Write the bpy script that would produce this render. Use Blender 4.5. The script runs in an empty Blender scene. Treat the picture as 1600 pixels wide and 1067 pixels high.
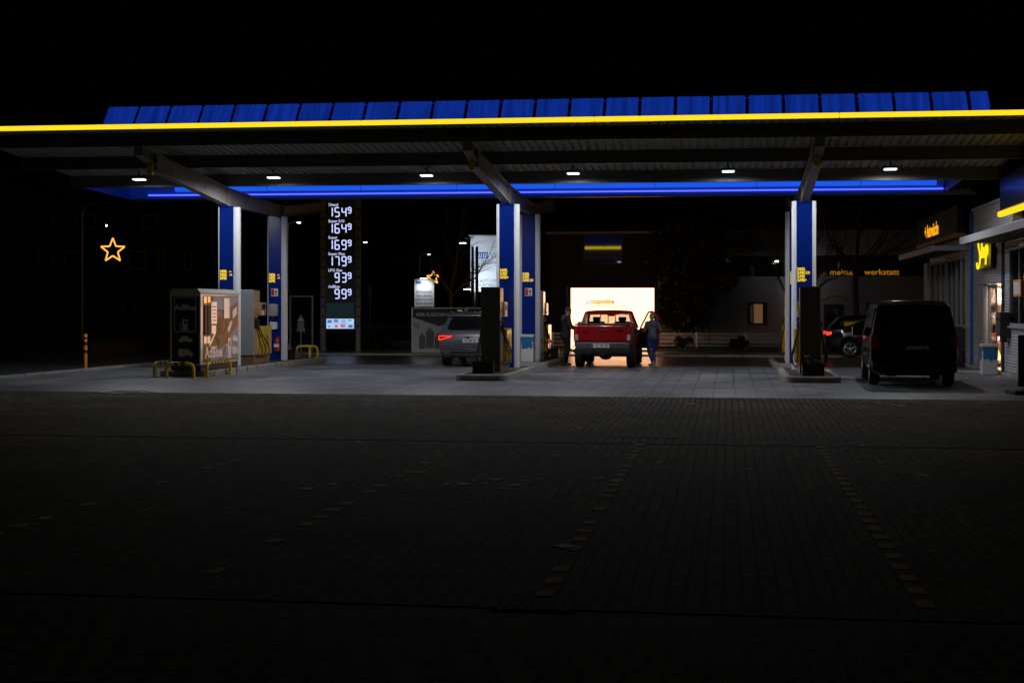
import bpy, bmesh, math, random
from mathutils import Vector, Matrix, Euler
R = math.radians
PI = math.pi
random.seed(7)
SC = bpy.context.scene
COL = SC.collection

# ------------------------------------------------------------------ camera, sky, exposure
FPX, YH, CAMH = 2250.0, 480.0, 1.8
cam_d = bpy.data.cameras.new("camera")
cam = bpy.data.objects.new("camera", cam_d)
COL.objects.link(cam)
cam.location = (0, 0, CAMH)
cam.rotation_euler = (R(90), 0, 0)
cam_d.sensor_width = 36.0
cam_d.lens = FPX / 1600.0 * 36.0
cam_d.shift_y = -(533.5 - YH) / 1600.0
cam_d.clip_start = 0.1
cam_d.clip_end = 2000
SC.camera = cam

world = bpy.data.worlds.new("World")
SC.world = world
world.use_nodes = True
_bg = world.node_tree.nodes["Background"]
_sky = world.node_tree.nodes.new("ShaderNodeTexSky")
_sky.sky_type = 'NISHITA'
_sky.sun_disc = False
_sky.sun_elevation = R(-6)
_sky.sun_rotation = R(200)
world.node_tree.links.new(_sky.outputs[0], _bg.inputs[0])
_bg.inputs[1].default_value = 0.015

SC.view_settings.view_transform = 'Standard'
SC.view_settings.look = 'None'
SC.view_settings.exposure = 0.0
SC.view_settings.gamma = 1.0
SC.cycles.use_denoising = True
SC.cycles.max_bounces = 8
SC.cycles.diffuse_bounces = 3
SC.cycles.transparent_max_bounces = 12
SC.cycles.sample_clamp_indirect = 4.0
SC.cycles.caustics_reflective = False
SC.cycles.caustics_refractive = False

# ------------------------------------------------------------------ station frame: u along the canopy, v into depth
TH = R(8.5)
CT, ST = math.cos(TH), math.sin(TH)
OX, OY = -0.106, 39.7
def S(u, v, z=0.0):
    return Vector((OX + u*CT + v*ST, OY - u*ST + v*CT, z))
def P(px, d, z=0.0):                      # a spot on the terrain seen at column px, d metres away
    return Vector(((px-800.0)*d/FPX, d, z))
def ZH(py, d):                            # the height of something seen at row py, d metres away
    return CAMH + (YH-py)*d/FPX

# ------------------------------------------------------------------ materials
def mat(name, col=(.5,.5,.5), rough=.5, metal=0.0, emit=None, es=0.0, noise=0.0, nscale=6.0, coat=0.0,
        rvar=0.0, bump=0.0, bscale=40.0, spec=0.5, dirt=None, dscale=2.0):
    m = bpy.data.materials.new(name)
    m.use_nodes = True
    nt = m.node_tree
    b = nt.nodes["Principled BSDF"]
    b.inputs["Base Color"].default_value = (*col, 1)
    b.inputs["Roughness"].default_value = rough
    b.inputs["Metallic"].default_value = metal
    b.inputs["Specular IOR Level"].default_value = spec
    b.inputs["Coat Weight"].default_value = coat
    b.inputs["Coat Roughness"].default_value = 0.06
    if emit is not None:
        b.inputs["Emission Color"].default_value = (*emit, 1)
        b.inputs["Emission Strength"].default_value = es
    if noise or rvar or bump or dirt:
        tc = nt.nodes.new("ShaderNodeTexCoord")
        n = nt.nodes.new("ShaderNodeTexNoise")
        n.inputs["Scale"].default_value = nscale
        n.inputs["Detail"].default_value = 6
        n.inputs["Roughness"].default_value = .62
        nt.links.new(tc.outputs["Object"], n.inputs["Vector"])
        if noise:
            mx = nt.nodes.new("ShaderNodeMix"); mx.data_type = 'RGBA'
            mx.inputs[6].default_value = (*[c*(1-noise) for c in col], 1)
            mx.inputs[7].default_value = (*[min(1, c*(1+noise)) for c in col], 1)
            nt.links.new(n.outputs["Fac"], mx.inputs[0])
            out = mx.outputs[2]
            if dirt:
                n2 = nt.nodes.new("ShaderNodeTexNoise"); n2.inputs["Scale"].default_value = dscale
                n2.inputs["Detail"].default_value = 8; n2.inputs["Roughness"].default_value = .7
                nt.links.new(tc.outputs["Object"], n2.inputs["Vector"])
                rp = nt.nodes.new("ShaderNodeValToRGB")
                rp.color_ramp.elements[0].position = .52; rp.color_ramp.elements[1].position = .72
                nt.links.new(n2.outputs["Fac"], rp.inputs[0])
                m2 = nt.nodes.new("ShaderNodeMix"); m2.data_type = 'RGBA'
                nt.links.new(rp.outputs[0], m2.inputs[0]); nt.links.new(out, m2.inputs[6])
                m2.inputs[7].default_value = (*dirt, 1)
                out = m2.outputs[2]
            nt.links.new(out, b.inputs["Base Color"])
        if rvar:
            mr = nt.nodes.new("ShaderNodeMapRange")
            mr.inputs["To Min"].default_value = max(0.02, rough-rvar)
            mr.inputs["To Max"].default_value = min(1, rough+rvar)
            nt.links.new(n.outputs["Fac"], mr.inputs["Value"])
            nt.links.new(mr.outputs[0], b.inputs["Roughness"])
        if bump:
            n3 = nt.nodes.new("ShaderNodeTexNoise"); n3.inputs["Scale"].default_value = bscale
            n3.inputs["Detail"].default_value = 4
            nt.links.new(tc.outputs["Object"], n3.inputs["Vector"])
            bp = nt.nodes.new("ShaderNodeBump"); bp.inputs["Strength"].default_value = bump
            bp.inputs["Distance"].default_value = 0.02
            nt.links.new(n3.outputs["Fac"], bp.inputs["Height"])
            nt.links.new(bp.outputs[0], b.inputs["Normal"])
    return m

def lamp_mat(name, col, es):
    m = bpy.data.materials.new(name); m.use_nodes = True
    nt = m.node_tree; nt.nodes.clear()
    o = nt.nodes.new("ShaderNodeOutputMaterial"); e = nt.nodes.new("ShaderNodeEmission")
    e.inputs[0].default_value = (*col, 1); e.inputs[1].default_value = es
    nt.links.new(e.outputs[0], o.inputs[0])
    return m

def glass_mat(name, tint=(.75,.8,.8), refl=.09, rough=.02):
    m = bpy.data.materials.new(name); m.use_nodes = True
    nt = m.node_tree; nt.nodes.clear()
    o = nt.nodes.new("ShaderNodeOutputMaterial")
    t = nt.nodes.new("ShaderNodeBsdfTransparent"); t.inputs[0].default_value = (*tint, 1)
    g = nt.nodes.new("ShaderNodeBsdfGlossy"); g.inputs["Roughness"].default_value = rough
    lw = nt.nodes.new("ShaderNodeLayerWeight"); lw.inputs[0].default_value = .5
    mr = nt.nodes.new("ShaderNodeMapRange"); mr.inputs["To Min"].default_value = refl; mr.inputs["To Max"].default_value = .75
    mp = nt.nodes.new("ShaderNodeMath"); mp.operation = 'POWER'; mp.inputs[1].default_value = 3
    nt.links.new(lw.outputs["Facing"], mp.inputs[0]); nt.links.new(mp.outputs[0], mr.inputs["Value"])
    mx = nt.nodes.new("ShaderNodeMixShader")
    nt.links.new(mr.outputs[0], mx.inputs[0]); nt.links.new(t.outputs[0], mx.inputs[1]); nt.links.new(g.outputs[0], mx.inputs[2])
    nt.links.new(mx.outputs[0], o.inputs[0])
    return m

def paving_mat(name, c1, c2, mortar, bw, bh, ms, rough, rvar, stain, offset=.5, bumpd=.004, spec=.5, sq=1.0):
    m = bpy.data.materials.new(name); m.use_nodes = True
    nt = m.node_tree; b = nt.nodes["Principled BSDF"]
    tc = nt.nodes.new("ShaderNodeTexCoord")
    br = nt.nodes.new("ShaderNodeTexBrick")
    br.offset = offset; br.squash = sq
    b.inputs['Specular IOR Level'].default_value = spec
    br.inputs["Color1"].default_value = (*c1, 1); br.inputs["Color2"].default_value = (*c2, 1)
    br.inputs["Mortar"].default_value = (*mortar, 1)
    br.inputs["Scale"].default_value = 1.0
    br.inputs["Brick Width"].default_value = bw; br.inputs["Row Height"].default_value = bh
    br.inputs["Mortar Size"].default_value = ms; br.inputs["Mortar Smooth"].default_value = .3
    wob = nt.nodes.new("ShaderNodeTexNoise"); wob.inputs["Scale"].default_value = .6
    nt.links.new(tc.outputs["Object"], wob.inputs["Vector"])
    va = nt.nodes.new("ShaderNodeVectorMath"); va.operation = 'MULTIPLY_ADD'
    va.inputs[1].default_value = (.06, .06, 0)
    nt.links.new(wob.outputs["Color"], va.inputs[0]); nt.links.new(tc.outputs["Object"], va.inputs[2])
    nt.links.new(va.outputs[0], br.inputs["Vector"])
    n = nt.nodes.new("ShaderNodeTexNoise"); n.inputs["Scale"].default_value = .5; n.inputs["Detail"].default_value = 9
    n.inputs["Roughness"].default_value = .68
    nt.links.new(tc.outputs["Object"], n.inputs["Vector"])
    rp = nt.nodes.new("ShaderNodeValToRGB")
    rp.color_ramp.elements[0].position = .35; rp.color_ramp.elements[0].color = (.5,.5,.5,1)
    rp.color_ramp.elements[1].position = .68; rp.color_ramp.elements[1].color = (1.28,1.28,1.28,1)
    nt.links.new(n.outputs["Fac"], rp.inputs[0])
    mu = nt.nodes.new("ShaderNodeMix"); mu.data_type = 'RGBA'; mu.blend_type = 'MULTIPLY'; mu.inputs[0].default_value = 1
    nt.links.new(br.outputs["Color"], mu.inputs[6]); nt.links.new(rp.outputs[0], mu.inputs[7])
    # spilt-oil stains and tyre rubber, with edges of their own
    n2 = nt.nodes.new("ShaderNodeTexNoise"); n2.inputs["Scale"].default_value = .22; n2.inputs["Detail"].default_value = 10
    n2.inputs["Roughness"].default_value = .72; n2.inputs["Distortion"].default_value = .8
    nt.links.new(tc.outputs["Object"], n2.inputs["Vector"])
    r2 = nt.nodes.new("ShaderNodeValToRGB"); r2.color_ramp.elements[0].position = .54; r2.color_ramp.elements[1].position = .66
    nt.links.new(n2.outputs["Fac"], r2.inputs[0])
    m2 = nt.nodes.new("ShaderNodeMix"); m2.data_type = 'RGBA'
    m2.inputs[7].default_value = (*stain, 1)
    fs = nt.nodes.new("ShaderNodeMath"); fs.operation = 'MULTIPLY'; fs.inputs[1].default_value = .55
    nt.links.new(r2.outputs[0], fs.inputs[0]); nt.links.new(fs.outputs[0], m2.inputs[0]); nt.links.new(mu.outputs[2], m2.inputs[6])
    nt.links.new(m2.outputs[2], b.inputs["Base Color"])
    mr = nt.nodes.new("ShaderNodeMapRange")
    mr.inputs["To Min"].default_value = rough-rvar; mr.inputs["To Max"].default_value = rough+rvar
    nt.links.new(n.outputs["Fac"], mr.inputs["Value"]); nt.links.new(mr.outputs[0], b.inputs["Roughness"])
    bp = nt.nodes.new("ShaderNodeBump"); bp.inputs["Strength"].default_value = .6; bp.inputs["Distance"].default_value = bumpd
    bp.invert = True
    n4 = nt.nodes.new("ShaderNodeTexNoise"); n4.inputs["Scale"].default_value = 60
    nt.links.new(tc.outputs["Object"], n4.inputs["Vector"])
    ad = nt.nodes.new("ShaderNodeMath"); ad.operation = 'MULTIPLY_ADD'; ad.inputs[1].default_value = .35
    nt.links.new(n4.outputs["Fac"], ad.inputs[0]); nt.links.new(br.outputs["Fac"], ad.inputs[2])
    nt.links.new(ad.outputs[0], bp.inputs["Height"]); nt.links.new(bp.outputs[0], b.inputs["Normal"])
    return m

M = {}
M['asphalt'] = mat('asphalt', (.045,.045,.047), .5, noise=.35, nscale=3, rvar=.15, bump=.5, bscale=90)
M['wet_asphalt'] = mat('wet_asphalt', (.06,.057,.052), .3, noise=.35, nscale=1.4, rvar=.14, bump=.12, bscale=30)
M['slab'] = paving_mat('concrete_slabs', (.26,.26,.27), (.19,.192,.20), (.06,.058,.057), .44, .8, .013, .5, .12, (.095,.093,.09), offset=0.0)
M['bricks'] = paving_mat('brick_pavers', (.33,.30,.225), (.17,.152,.112), (.028,.025,.019), .115, .23, .013, .8, .1, (.08,.07,.06), offset=0.0, spec=.03)
M['bricks2'] = paving_mat('large_brick_pavers', (.30,.27,.19), (.18,.16,.112), (.03,.027,.02), .2, .3, .02, .8, .1, (.08,.07,.06), offset=.5, spec=.03)
M['kerb'] = mat('kerb_concrete', (.36,.34,.30), .8, noise=.25, nscale=9, bump=.3, bscale=60, dirt=(.16,.14,.11), dscale=3)
M['paint_line'] = mat('road_paint', (.6,.5,.36), .9, noise=.3, nscale=20)
M['tyre_mark'] = mat('rubber_marks', (.15,.148,.146), .6, noise=.35, nscale=5)
M['gutter'] = mat('gutter_concrete', (.09,.085,.078), .85, noise=.3, nscale=8, spec=.1)
M['grass'] = mat('grass_blades', (.05,.075,.025), .8, noise=.4, nscale=3)
M['iron'] = mat('cast_iron', (.09,.085,.08), .5, .6, noise=.3, nscale=12)
M['steel_paint'] = mat('painted_steel', (.22,.20,.175), .5, 0, noise=.15, nscale=3, dirt=(.2,.16,.11), dscale=2)
M['deck'] = mat('trapezoid_sheet', (.28,.28,.27), .55, 0, noise=.12, nscale=1.5)
M['purlin'] = mat('purlin_steel', (.1,.095,.085), .55, 0, noise=.2, nscale=2)
M['yellow_light'] = lamp_mat('yellow_light_strip', (1.0,.70,.016), 1.12)
M['strip_joint'] = mat('strip_joint', (.2,.16,.02), .6)
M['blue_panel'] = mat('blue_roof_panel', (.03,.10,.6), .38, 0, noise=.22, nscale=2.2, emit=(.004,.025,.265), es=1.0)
M['blue_wall'] = mat('blue_wall', (.05,.16,.85), .4, 0, noise=.12, nscale=.8, emit=(.002,.02,.2), es=.3)  # faint emission adds to the neon wash on the rear slope
M['blue_wall_dim'] = mat('blue_end_plate', (.02,.05,.4), .4, 0, noise=.12, emit=(.001,.006,.08), es=.35)  # weak emission put in for blue light on end plate and rear fascia
def _streaks(m):                    # translucent panels: neon light from within put in as streaked emission
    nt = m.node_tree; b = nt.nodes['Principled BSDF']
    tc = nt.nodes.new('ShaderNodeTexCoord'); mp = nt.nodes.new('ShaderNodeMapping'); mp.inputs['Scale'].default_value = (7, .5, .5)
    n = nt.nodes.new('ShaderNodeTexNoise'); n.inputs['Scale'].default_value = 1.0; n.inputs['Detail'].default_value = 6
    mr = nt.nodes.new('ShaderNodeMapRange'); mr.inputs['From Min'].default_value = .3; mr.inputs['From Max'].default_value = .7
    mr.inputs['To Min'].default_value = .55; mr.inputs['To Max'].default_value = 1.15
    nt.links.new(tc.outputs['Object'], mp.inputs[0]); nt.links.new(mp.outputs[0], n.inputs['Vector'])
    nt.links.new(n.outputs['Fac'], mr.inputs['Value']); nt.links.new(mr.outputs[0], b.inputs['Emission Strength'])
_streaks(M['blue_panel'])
M['blue_tube'] = lamp_mat('blue_neon', (.10,.14,1.0), 1.6)
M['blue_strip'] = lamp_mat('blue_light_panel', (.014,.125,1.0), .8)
M['zinc'] = mat('galvanised_steel', (.4,.41,.42), .4, .7, noise=.15, nscale=8)
M['dark_steel'] = mat('dark_steel', (.05,.05,.05), .5, .3, noise=.2)
M['led'] = lamp_mat('led_panel', (.80,.84,1.0), 3.0)
M['housing'] = mat('lamp_housing', (.5,.5,.5), .4, .3)
M['col_blue'] = mat('column_blue_panel', (.003,.02,.2), .22, 0, noise=.08, nscale=2, coat=.4, bump=.05, bscale=3)
M['col_white'] = mat('column_white_metal', (.8,.81,.83), .25, 0, noise=.05, nscale=3, coat=.6)
M['letter_yellow'] = mat('yellow_letters', (.9,.62,.03), .4, emit=(1,.66,.03), es=.8)
M['pump_grey'] = mat('pump_grey_metal', (.30,.31,.32), .3, .2, noise=.06, nscale=3)
M['pump_shaded'] = mat('pump_shaded_metal', (.13,.128,.125), .35, .2, noise=.06, nscale=3)  # pump grey with shade put into the colour, for fronts turned from the lamps
M['pump_side'] = mat('pump_side_metal', (.66,.53,.32), .16, .55, noise=.06, nscale=4)
M['pump_yellow'] = mat('pump_yellow', (.75,.50,.02), .2, 0, noise=.06, coat=.7)
M['brown_plinth'] = mat('plinth_steel', (.22,.15,.09), .4, .3, noise=.3, nscale=8)
M['rubber'] = mat('black_rubber', (.012,.012,.012), .45, noise=.2, nscale=10)
M['black_plastic'] = mat('black_plastic', (.018,.018,.018), .38, noise=.15)
M['white_plastic'] = mat('white_plastic', (.65,.65,.64), .4, noise=.06)
M['grey_plastic'] = mat('grey_plastic', (.3,.3,.31), .4, noise=.06)
M['screen_dark'] = mat('dark_display', (.02,.02,.025), .1)
M['paper'] = mat('paper_notice', (.75,.73,.68), .35, noise=.05)
M['red'] = mat('red_paint', (.5,.02,.02), .3, noise=.08, coat=.3)
M['blue_bag'] = mat('blue_bag_film', (.04,.16,.35), .25, noise=.3, nscale=10)
M['hoop_yellow'] = mat('yellow_hoop_paint', (.72,.47,.02), .35, noise=.1, coat=.3)
M['hoop_black'] = mat('black_band', (.015,.015,.014), .4)
M['tank_white'] = mat('tank_white_steel', (.62,.58,.5), .25, 0, noise=.06, coat=.5)
M['tank_navy'] = mat('tank_navy_film', (.006,.012,.03), .3, noise=.15)
M['pale_print'] = mat('pale_print', (.6,.58,.5), .45)
M['photo_brown'] = mat('brown_dashboard_print', (.27,.11,.03), .28, 0, noise=.35, nscale=1.3, coat=0, spec=.18)
M['photo_grey'] = mat('grey_lilac_print', (.28,.27,.32), .28, noise=.12, nscale=1.5, spec=.2)
M['photo_dark'] = mat('dark_brown_print', (.06,.028,.012), .28, noise=.3, nscale=3, spec=.2)
M['white_gloss'] = mat('white_gloss_print', (.85,.8,.72), .2, coat=.6)
M['orange_post'] = mat('orange_reflective', (.85,.27,.02), .4, noise=.08)
M['digit'] = lamp_mat('white_digits', (.55,.6,1.0), 1.25)
M['digit_label'] = lamp_mat('white_label_letters', (.6,.64,1.0), .8)
M['pylon'] = mat('pylon_steel', (.2,.185,.165), .5, .2, noise=.2, nscale=2)
M['pylon_black'] = mat('pylon_black_face', (.006,.006,.008), .35)
M['teal_panel'] = mat('teal_panel', (.03,.06,.065), .25, noise=.3, nscale=3, emit=(.02,.06,.07), es=.15)
M['card_panel'] = lamp_mat('lit_card_panel', (.5,.68,1.0), .95)
M['card_a'] = lamp_mat('lit_blue_cards', (.05,.2,.6), .9)
M['card_b'] = lamp_mat('lit_red_cards', (.75,.2,.3), .8)
M['card_c'] = lamp_mat('lit_cyan_cards', (.2,.55,.85), .9)
M['card_d'] = lamp_mat('lit_grey_cards', (.2,.28,.45), .8)
M['poster'] = lamp_mat('lit_poster', (1.0,.50,.27), 3.4)
M['poster_orange'] = lamp_mat('lit_orange_print', (.75,.11,.01), 1.0)
M['poster_pale'] = lamp_mat('lit_pale_print', (1.0,.75,.3), .8)
M['poster_blue'] = lamp_mat('lit_blue_print', (.02,.06,.8), .9)
M['star'] = lamp_mat('star_light_chain', (1.0,.42,.05), 1.5)
M['cool_lamp'] = lamp_mat('street_lamp_glow', (.8,.9,1.0), 25.0)
M['warm_lamp'] = lamp_mat('warm_lamp_glow', (1.0,.75,.4), 12.0)
M['bark'] = mat('bark', (.10,.085,.06), .9, noise=.4, nscale=6, bump=.6, bscale=20)
M['leaf'] = mat('dark_leaves', (.007,.010,.005), .6, noise=.5, nscale=2)
M['banner_black'] = mat('banner_black', (.012,.012,.013), .5)
M['banner_white'] = mat('banner_white', (.5,.52,.55), .5, noise=.1, nscale=2)
M['letter_white'] = mat('white_letters', (.6,.6,.6), .5)
M['bottle'] = mat('gas_bottle_grey', (.13,.115,.095), .5, noise=.2)
M['bottle_red'] = mat('bottle_cap_red', (.4,.03,.03), .5)
M['sign_white'] = mat('sign_white', (.72,.74,.77), .5, noise=.05, nscale=1)
M['sign_blue'] = mat('sign_blue', (.02,.13,.42), .5)
M['sign_grey'] = mat('sign_grey_letters', (.17,.19,.22), .5)
M['render_white'] = mat('white_render', (.30,.30,.32), .85, noise=.1, nscale=1.2)
M['render_dark'] = mat('dark_render', (.06,.055,.05), .85, noise=.2, nscale=1)
M['brick_wall'] = mat('dark_brick', (.03,.022,.018), .85, noise=.3, nscale=5)
M['window_dark'] = mat('dark_window_glass', (.01,.011,.013), .04, spec=.8)
M['mirror_glass'] = mat('mirroring_window', (.35,.36,.38), .03, 1.0)
M['curtain'] = mat('warm_curtain', (.5,.3,.16), .8, emit=(1,.5,.2), es=.10, noise=.15, nscale=6)
M['frame_grey'] = mat('window_frame_grey', (.3,.3,.31), .5)
M['frame_white'] = mat('window_frame_white', (.6,.6,.6), .5)
M['siding'] = mat('corrugated_grey', (.55,.55,.58), .42, .25, noise=.08, nscale=2)
M['fascia_navy'] = mat('fascia_navy', (.008,.012,.03), .25, coat=.1)
M['olive_strip'] = mat('unlit_yellow_strip', (.45,.28,.02), .4)
M['orange_neon'] = lamp_mat('orange_letters', (1.0,.42,.01), 1.05)
M['orange_dim'] = lamp_mat('dim_orange_letters', (1.0,.40,.01), .36)
M['yellow_neon'] = lamp_mat('yellow_neon', (1.0,.78,.01), 1.1)
M['shop_floor'] = mat('tile_floor', (.4,.38,.35), .3, noise=.08)
M['shop_wall'] = mat('shop_inside_wall', (.7,.6,.5), .7)
M['shelf_wood'] = mat('shelf_wood', (.2,.09,.04), .5, noise=.2)
M['pack_pink'] = mat('pink_packs', (.8,.5,.45), .4, noise=.3, nscale=9)
M['pack_white'] = mat('white_packs', (.8,.78,.75), .4, noise=.1)
M['pack_red'] = mat('red_packs', (.7,.1,.05), .4, noise=.3, nscale=14)
M['pack_yellow'] = mat('yellow_packs', (.8,.55,.05), .4, noise=.3, nscale=14)
M['shop_glass'] = glass_mat('shop_glass', (.6,.62,.62), .1)
M['car_glass'] = glass_mat('car_glass', (.82,.84,.82), .05)
M['tint_glass'] = mat('tinted_car_glass', (.006,.007,.008), .05, spec=.7)
M['tyre'] = mat('tyre_rubber', (.015,.015,.015), .7, noise=.2, nscale=12)
M['rim'] = mat('alloy_rim', (.55,.56,.58), .25, .9)
M['rim_dark'] = mat('dark_rim', (.12,.12,.12), .4, .8)
M['chrome'] = mat('chrome_trim', (.7,.7,.7), .12, 1.0)
M['suv_paint'] = mat('silver_grey_car_paint', (.15,.155,.18), .28, .5, noise=.04, coat=1)
M['red_paint'] = mat('red_car_paint', (.33,.006,.012), .28, .1, noise=.05, coat=1)
M['black_paint'] = mat('black_car_paint', (.008,.008,.009), .2, .2, coat=1)
M['brown_grey_paint'] = mat('dark_grey_car_paint', (.05,.045,.04), .25, .4, coat=1)
M['navy_paint'] = mat('navy_car_paint', (.004,.005,.011), .2, .1, coat=.5)
M['tail_on'] = lamp_mat('lit_tail_light', (1.0,.045,.025), 1.5)
M['tail_dim'] = mat('dim_tail_bar', (.3,.01,.01), .2, emit=(1,.03,.02), es=.12)
M['tail_off'] = mat('unlit_tail_light', (.35,.012,.012), .12, coat=1)
M['tail_clear'] = mat('clear_tail_light', (.6,.55,.55), .12, .3, noise=.5, nscale=40, coat=1)
M['plate'] = mat('number_plate_white', (.7,.7,.68), .35)
M['plate_blue'] = mat('number_plate_blue', (.01,.05,.35), .4)
M['plate_text'] = mat('number_plate_black', (.01,.01,.01), .5)
M['seat'] = mat('car_seat_fabric', (.02,.02,.02), .8)
M['bumper_grey'] = mat('bumper_grey_plastic', (.07,.072,.078), .4, noise=.1)
M['skin'] = mat('skin', (.5,.28,.19), .5, noise=.06)
M['beanie'] = mat('grey_knit', (.06,.06,.065), .9, noise=.2, nscale=60)
M['jacket_dark'] = mat('dark_jacket_cloth', (.022,.022,.024), .8, noise=.3, nscale=8)
M['hood_grey'] = mat('grey_hood_cloth', (.11,.11,.115), .85, noise=.2, nscale=10)
M['jacket_grey'] = mat('grey_jacket_cloth', (.085,.078,.085), .8, noise=.25, nscale=10)
M['trousers_black'] = mat('black_trouser_cloth', (.014,.014,.015), .85, noise=.3, nscale=10)
M['jeans'] = mat('blue_denim', (.018,.04,.12), .8, noise=.3, nscale=18)
M['hair_blond'] = mat('blond_hair', (.28,.17,.08), .6, noise=.3, nscale=30)
M['shoe_tan'] = mat('tan_shoe', (.22,.13,.05), .6, noise=.2)
M['shoe_dark'] = mat('dark_shoe', (.05,.04,.035), .6, noise=.2)
M['shoe_sole'] = mat('pale_sole', (.55,.52,.46), .6)
M['eye'] = mat('eye_white', (.7,.7,.68), .2)
M['litter'] = mat('pale_litter', (.85,.85,.83), .8)
M['warn'] = mat('warning_sign_face', (.35,.3,.26), .5)

# ------------------------------------------------------------------ mesh helpers
class MB:
    def __init__(s):
        s.v = []; s.f = []; s.m = []
    def add(s, vs, fs, mi=0):
        o = len(s.v)
        s.v += [tuple(p) for p in vs]
        s.f += [tuple(i+o for i in f) for f in fs]
        s.m += [mi]*len(fs)
        return s
    def box(s, x0, x1, y0, y1, z0, z1, mi=0, X=None):
        vs = [Vector((x, y, z)) for z in (z0, z1) for y in (y0, y1) for x in (x0, x1)]
        if X is not None: vs = [X @ p for p in vs]
        return s.add(vs, [(0,2,3,1),(4,5,7,6),(0,1,5,4),(2,6,7,3),(0,4,6,2),(1,3,7,5)], mi)
    def bevbox(s, x0, x1, y0, y1, z0, z1, b=.02, mi=0, X=None):
        bm = bmesh.new()
        bmesh.ops.create_cube(bm, size=1)
        for p in bm.verts:
            p.co = Vector(((x0+x1)/2+p.co.x*(x1-x0), (y0+y1)/2+p.co.y*(y1-y0), (z0+z1)/2+p.co.z*(z1-z0)))
        bmesh.ops.bevel(bm, geom=bm.edges[:], offset=b, segments=2, affect='EDGES', profile=.6)
        return s.frombm(bm, mi, X)
    def frombm(s, bm, mi=0, X=None):
        bm.verts.ensure_lookup_table()
        for i, p in enumerate(bm.verts): p.index = i
        vs = [(X @ p.co) if X is not None else p.co.copy() for p in bm.verts]
        fs = [[p.index for p in f.verts] for f in bm.faces]
        bm.free()
        return s.add(vs, fs, mi)
    def tube(s, pts, r, n=8, mi=0, cap=True):
        pts = [Vector(p) for p in pts]
        rs = r if isinstance(r, (list, tuple)) else [r]*len(pts)
        vs = []; fs = []
        up = None
        for i, p in enumerate(pts):
            a = pts[max(0, i-1)]; c = pts[min(len(pts)-1, i+1)]
            t = (c-a).normalized()
            if up is None:
                up = Vector((0,0,1)) if abs(t.z) < .9 else Vector((1,0,0))
            e1 = (up - t*up.dot(t)).normalized()
            up = e1
            e2 = t.cross(e1)
            for k in range(n):
                an = 2*PI*k/n
                vs.append(p + (e1*math.cos(an)+e2*math.sin(an))*rs[i])
        for i in range(len(pts)-1):
            for k in range(n):
                fs.append((i*n+k, i*n+(k+1)%n, (i+1)*n+(k+1)%n, (i+1)*n+k))
        if cap:
            fs.append(tuple(range(n-1, -1, -1))); fs.append(tuple((len(pts)-1)*n+k for k in range(n)))
        return s.add(vs, fs, mi)
    def cyl(s, p0, p1, r, r1=None, n=16, mi=0):
        return s.tube([p0, p1], [r, r if r1 is None else r1], n, mi)
    def prism(s, poly, axis, a0, a1, mi=0, X=None):
        # poly: 2-D outline; axis 'x','y','z' gives the direction of extrusion
        def mk(p, a):
            q = {'x': (a, p[0], p[1]), 'y': (p[0], a, p[1]), 'z': (p[0], p[1], a)}[axis]
            q = Vector(q)
            return X @ q if X is not None else q
        n = len(poly)
        vs = [mk(p, a0) for p in poly]+[mk(p, a1) for p in poly]
        fs = [tuple(range(n-1, -1, -1)), tuple(range(n, 2*n))]
        fs += [(i, (i+1) % n, n+(i+1) % n, n+i) for i in range(n)]
        return s.add(vs, fs, mi)
    def lathe(s, prof, c=(0,0,0), axis='z', n=20, mi=0, caps=True):
        vs = []; fs = []
        for (r, h) in prof:
            for k in range(n):
                a = 2*PI*k/n
                x, y = r*math.cos(a), r*math.sin(a)
                q = {'z': (x, y, h), 'x': (h, x, y), 'y': (y, h, x)}[axis]
                vs.append(Vector(q)+Vector(c))
        for i in range(len(prof)-1):
            for k in range(n):
                fs.append((i*n+k, i*n+(k+1) % n, (i+1)*n+(k+1) % n, (i+1)*n+k))
        if caps: fs.append(tuple(range(n-1, -1, -1))); fs.append(tuple((len(prof)-1)*n+k for k in range(n)))
        return s.add(vs, fs, mi)
    def ell(s, c, r, n=14, mi=0, X=None):
        bm = bmesh.new()
        bmesh.ops.create_uvsphere(bm, u_segments=n, v_segments=max(6, n*2//3), radius=1)
        for p in bm.verts:
            q = Vector((p.co.x*r[0], p.co.y*r[1], p.co.z*r[2]))
            if X is not None: q = X @ q
            p.co = q+Vector(c)
        return s.frombm(bm, mi)
    def cap(s, a, b, ra, rb, n=12, mi=0):             # tapered limb with round ends
        a, b = Vector(a), Vector(b)
        s.ell(a, (ra, ra, ra), n, mi); s.ell(b, (rb, rb, rb), n, mi)
        return s.cyl(a, b, ra, rb, n, mi)
    def quad(s, a, b, c, d, mi=0):
        return s.add([a, b, c, d], [(0,1,2,3)], mi)
    def patch(s, p00, p10, p11, p01, u0=0, u1=1, v0=0, v1=1, r=.08, off=.006, th=.012, mi=0, aspect=1.0):
        # a pane with rounded corners lying on the bilinear surface of four corners, a little proud of it
        p00, p10, p11, p01 = map(Vector, (p00, p10, p11, p01))
        nrm = ((p10-p00).cross(p01-p00)).normalized()
        ru, rv = r, r*aspect
        uv = []
        for (cu, cv, a0) in ((u1-ru, v0+rv, -90), (u1-ru, v1-rv, 0), (u0+ru, v1-rv, 90), (u0+ru, v0+rv, 180)):
            for k in range(5):
                a = R(a0+k*22.5)
                uv.append((cu+ru*math.cos(a), cv+rv*math.sin(a)))
        def B(u, v): return p00*(1-u)*(1-v)+p10*u*(1-v)+p11*u*v+p01*(1-u)*v
        n = len(uv)
        vs = [B(*q)+nrm*(off-th) for q in uv]+[B(*q)+nrm*off for q in uv]
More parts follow.
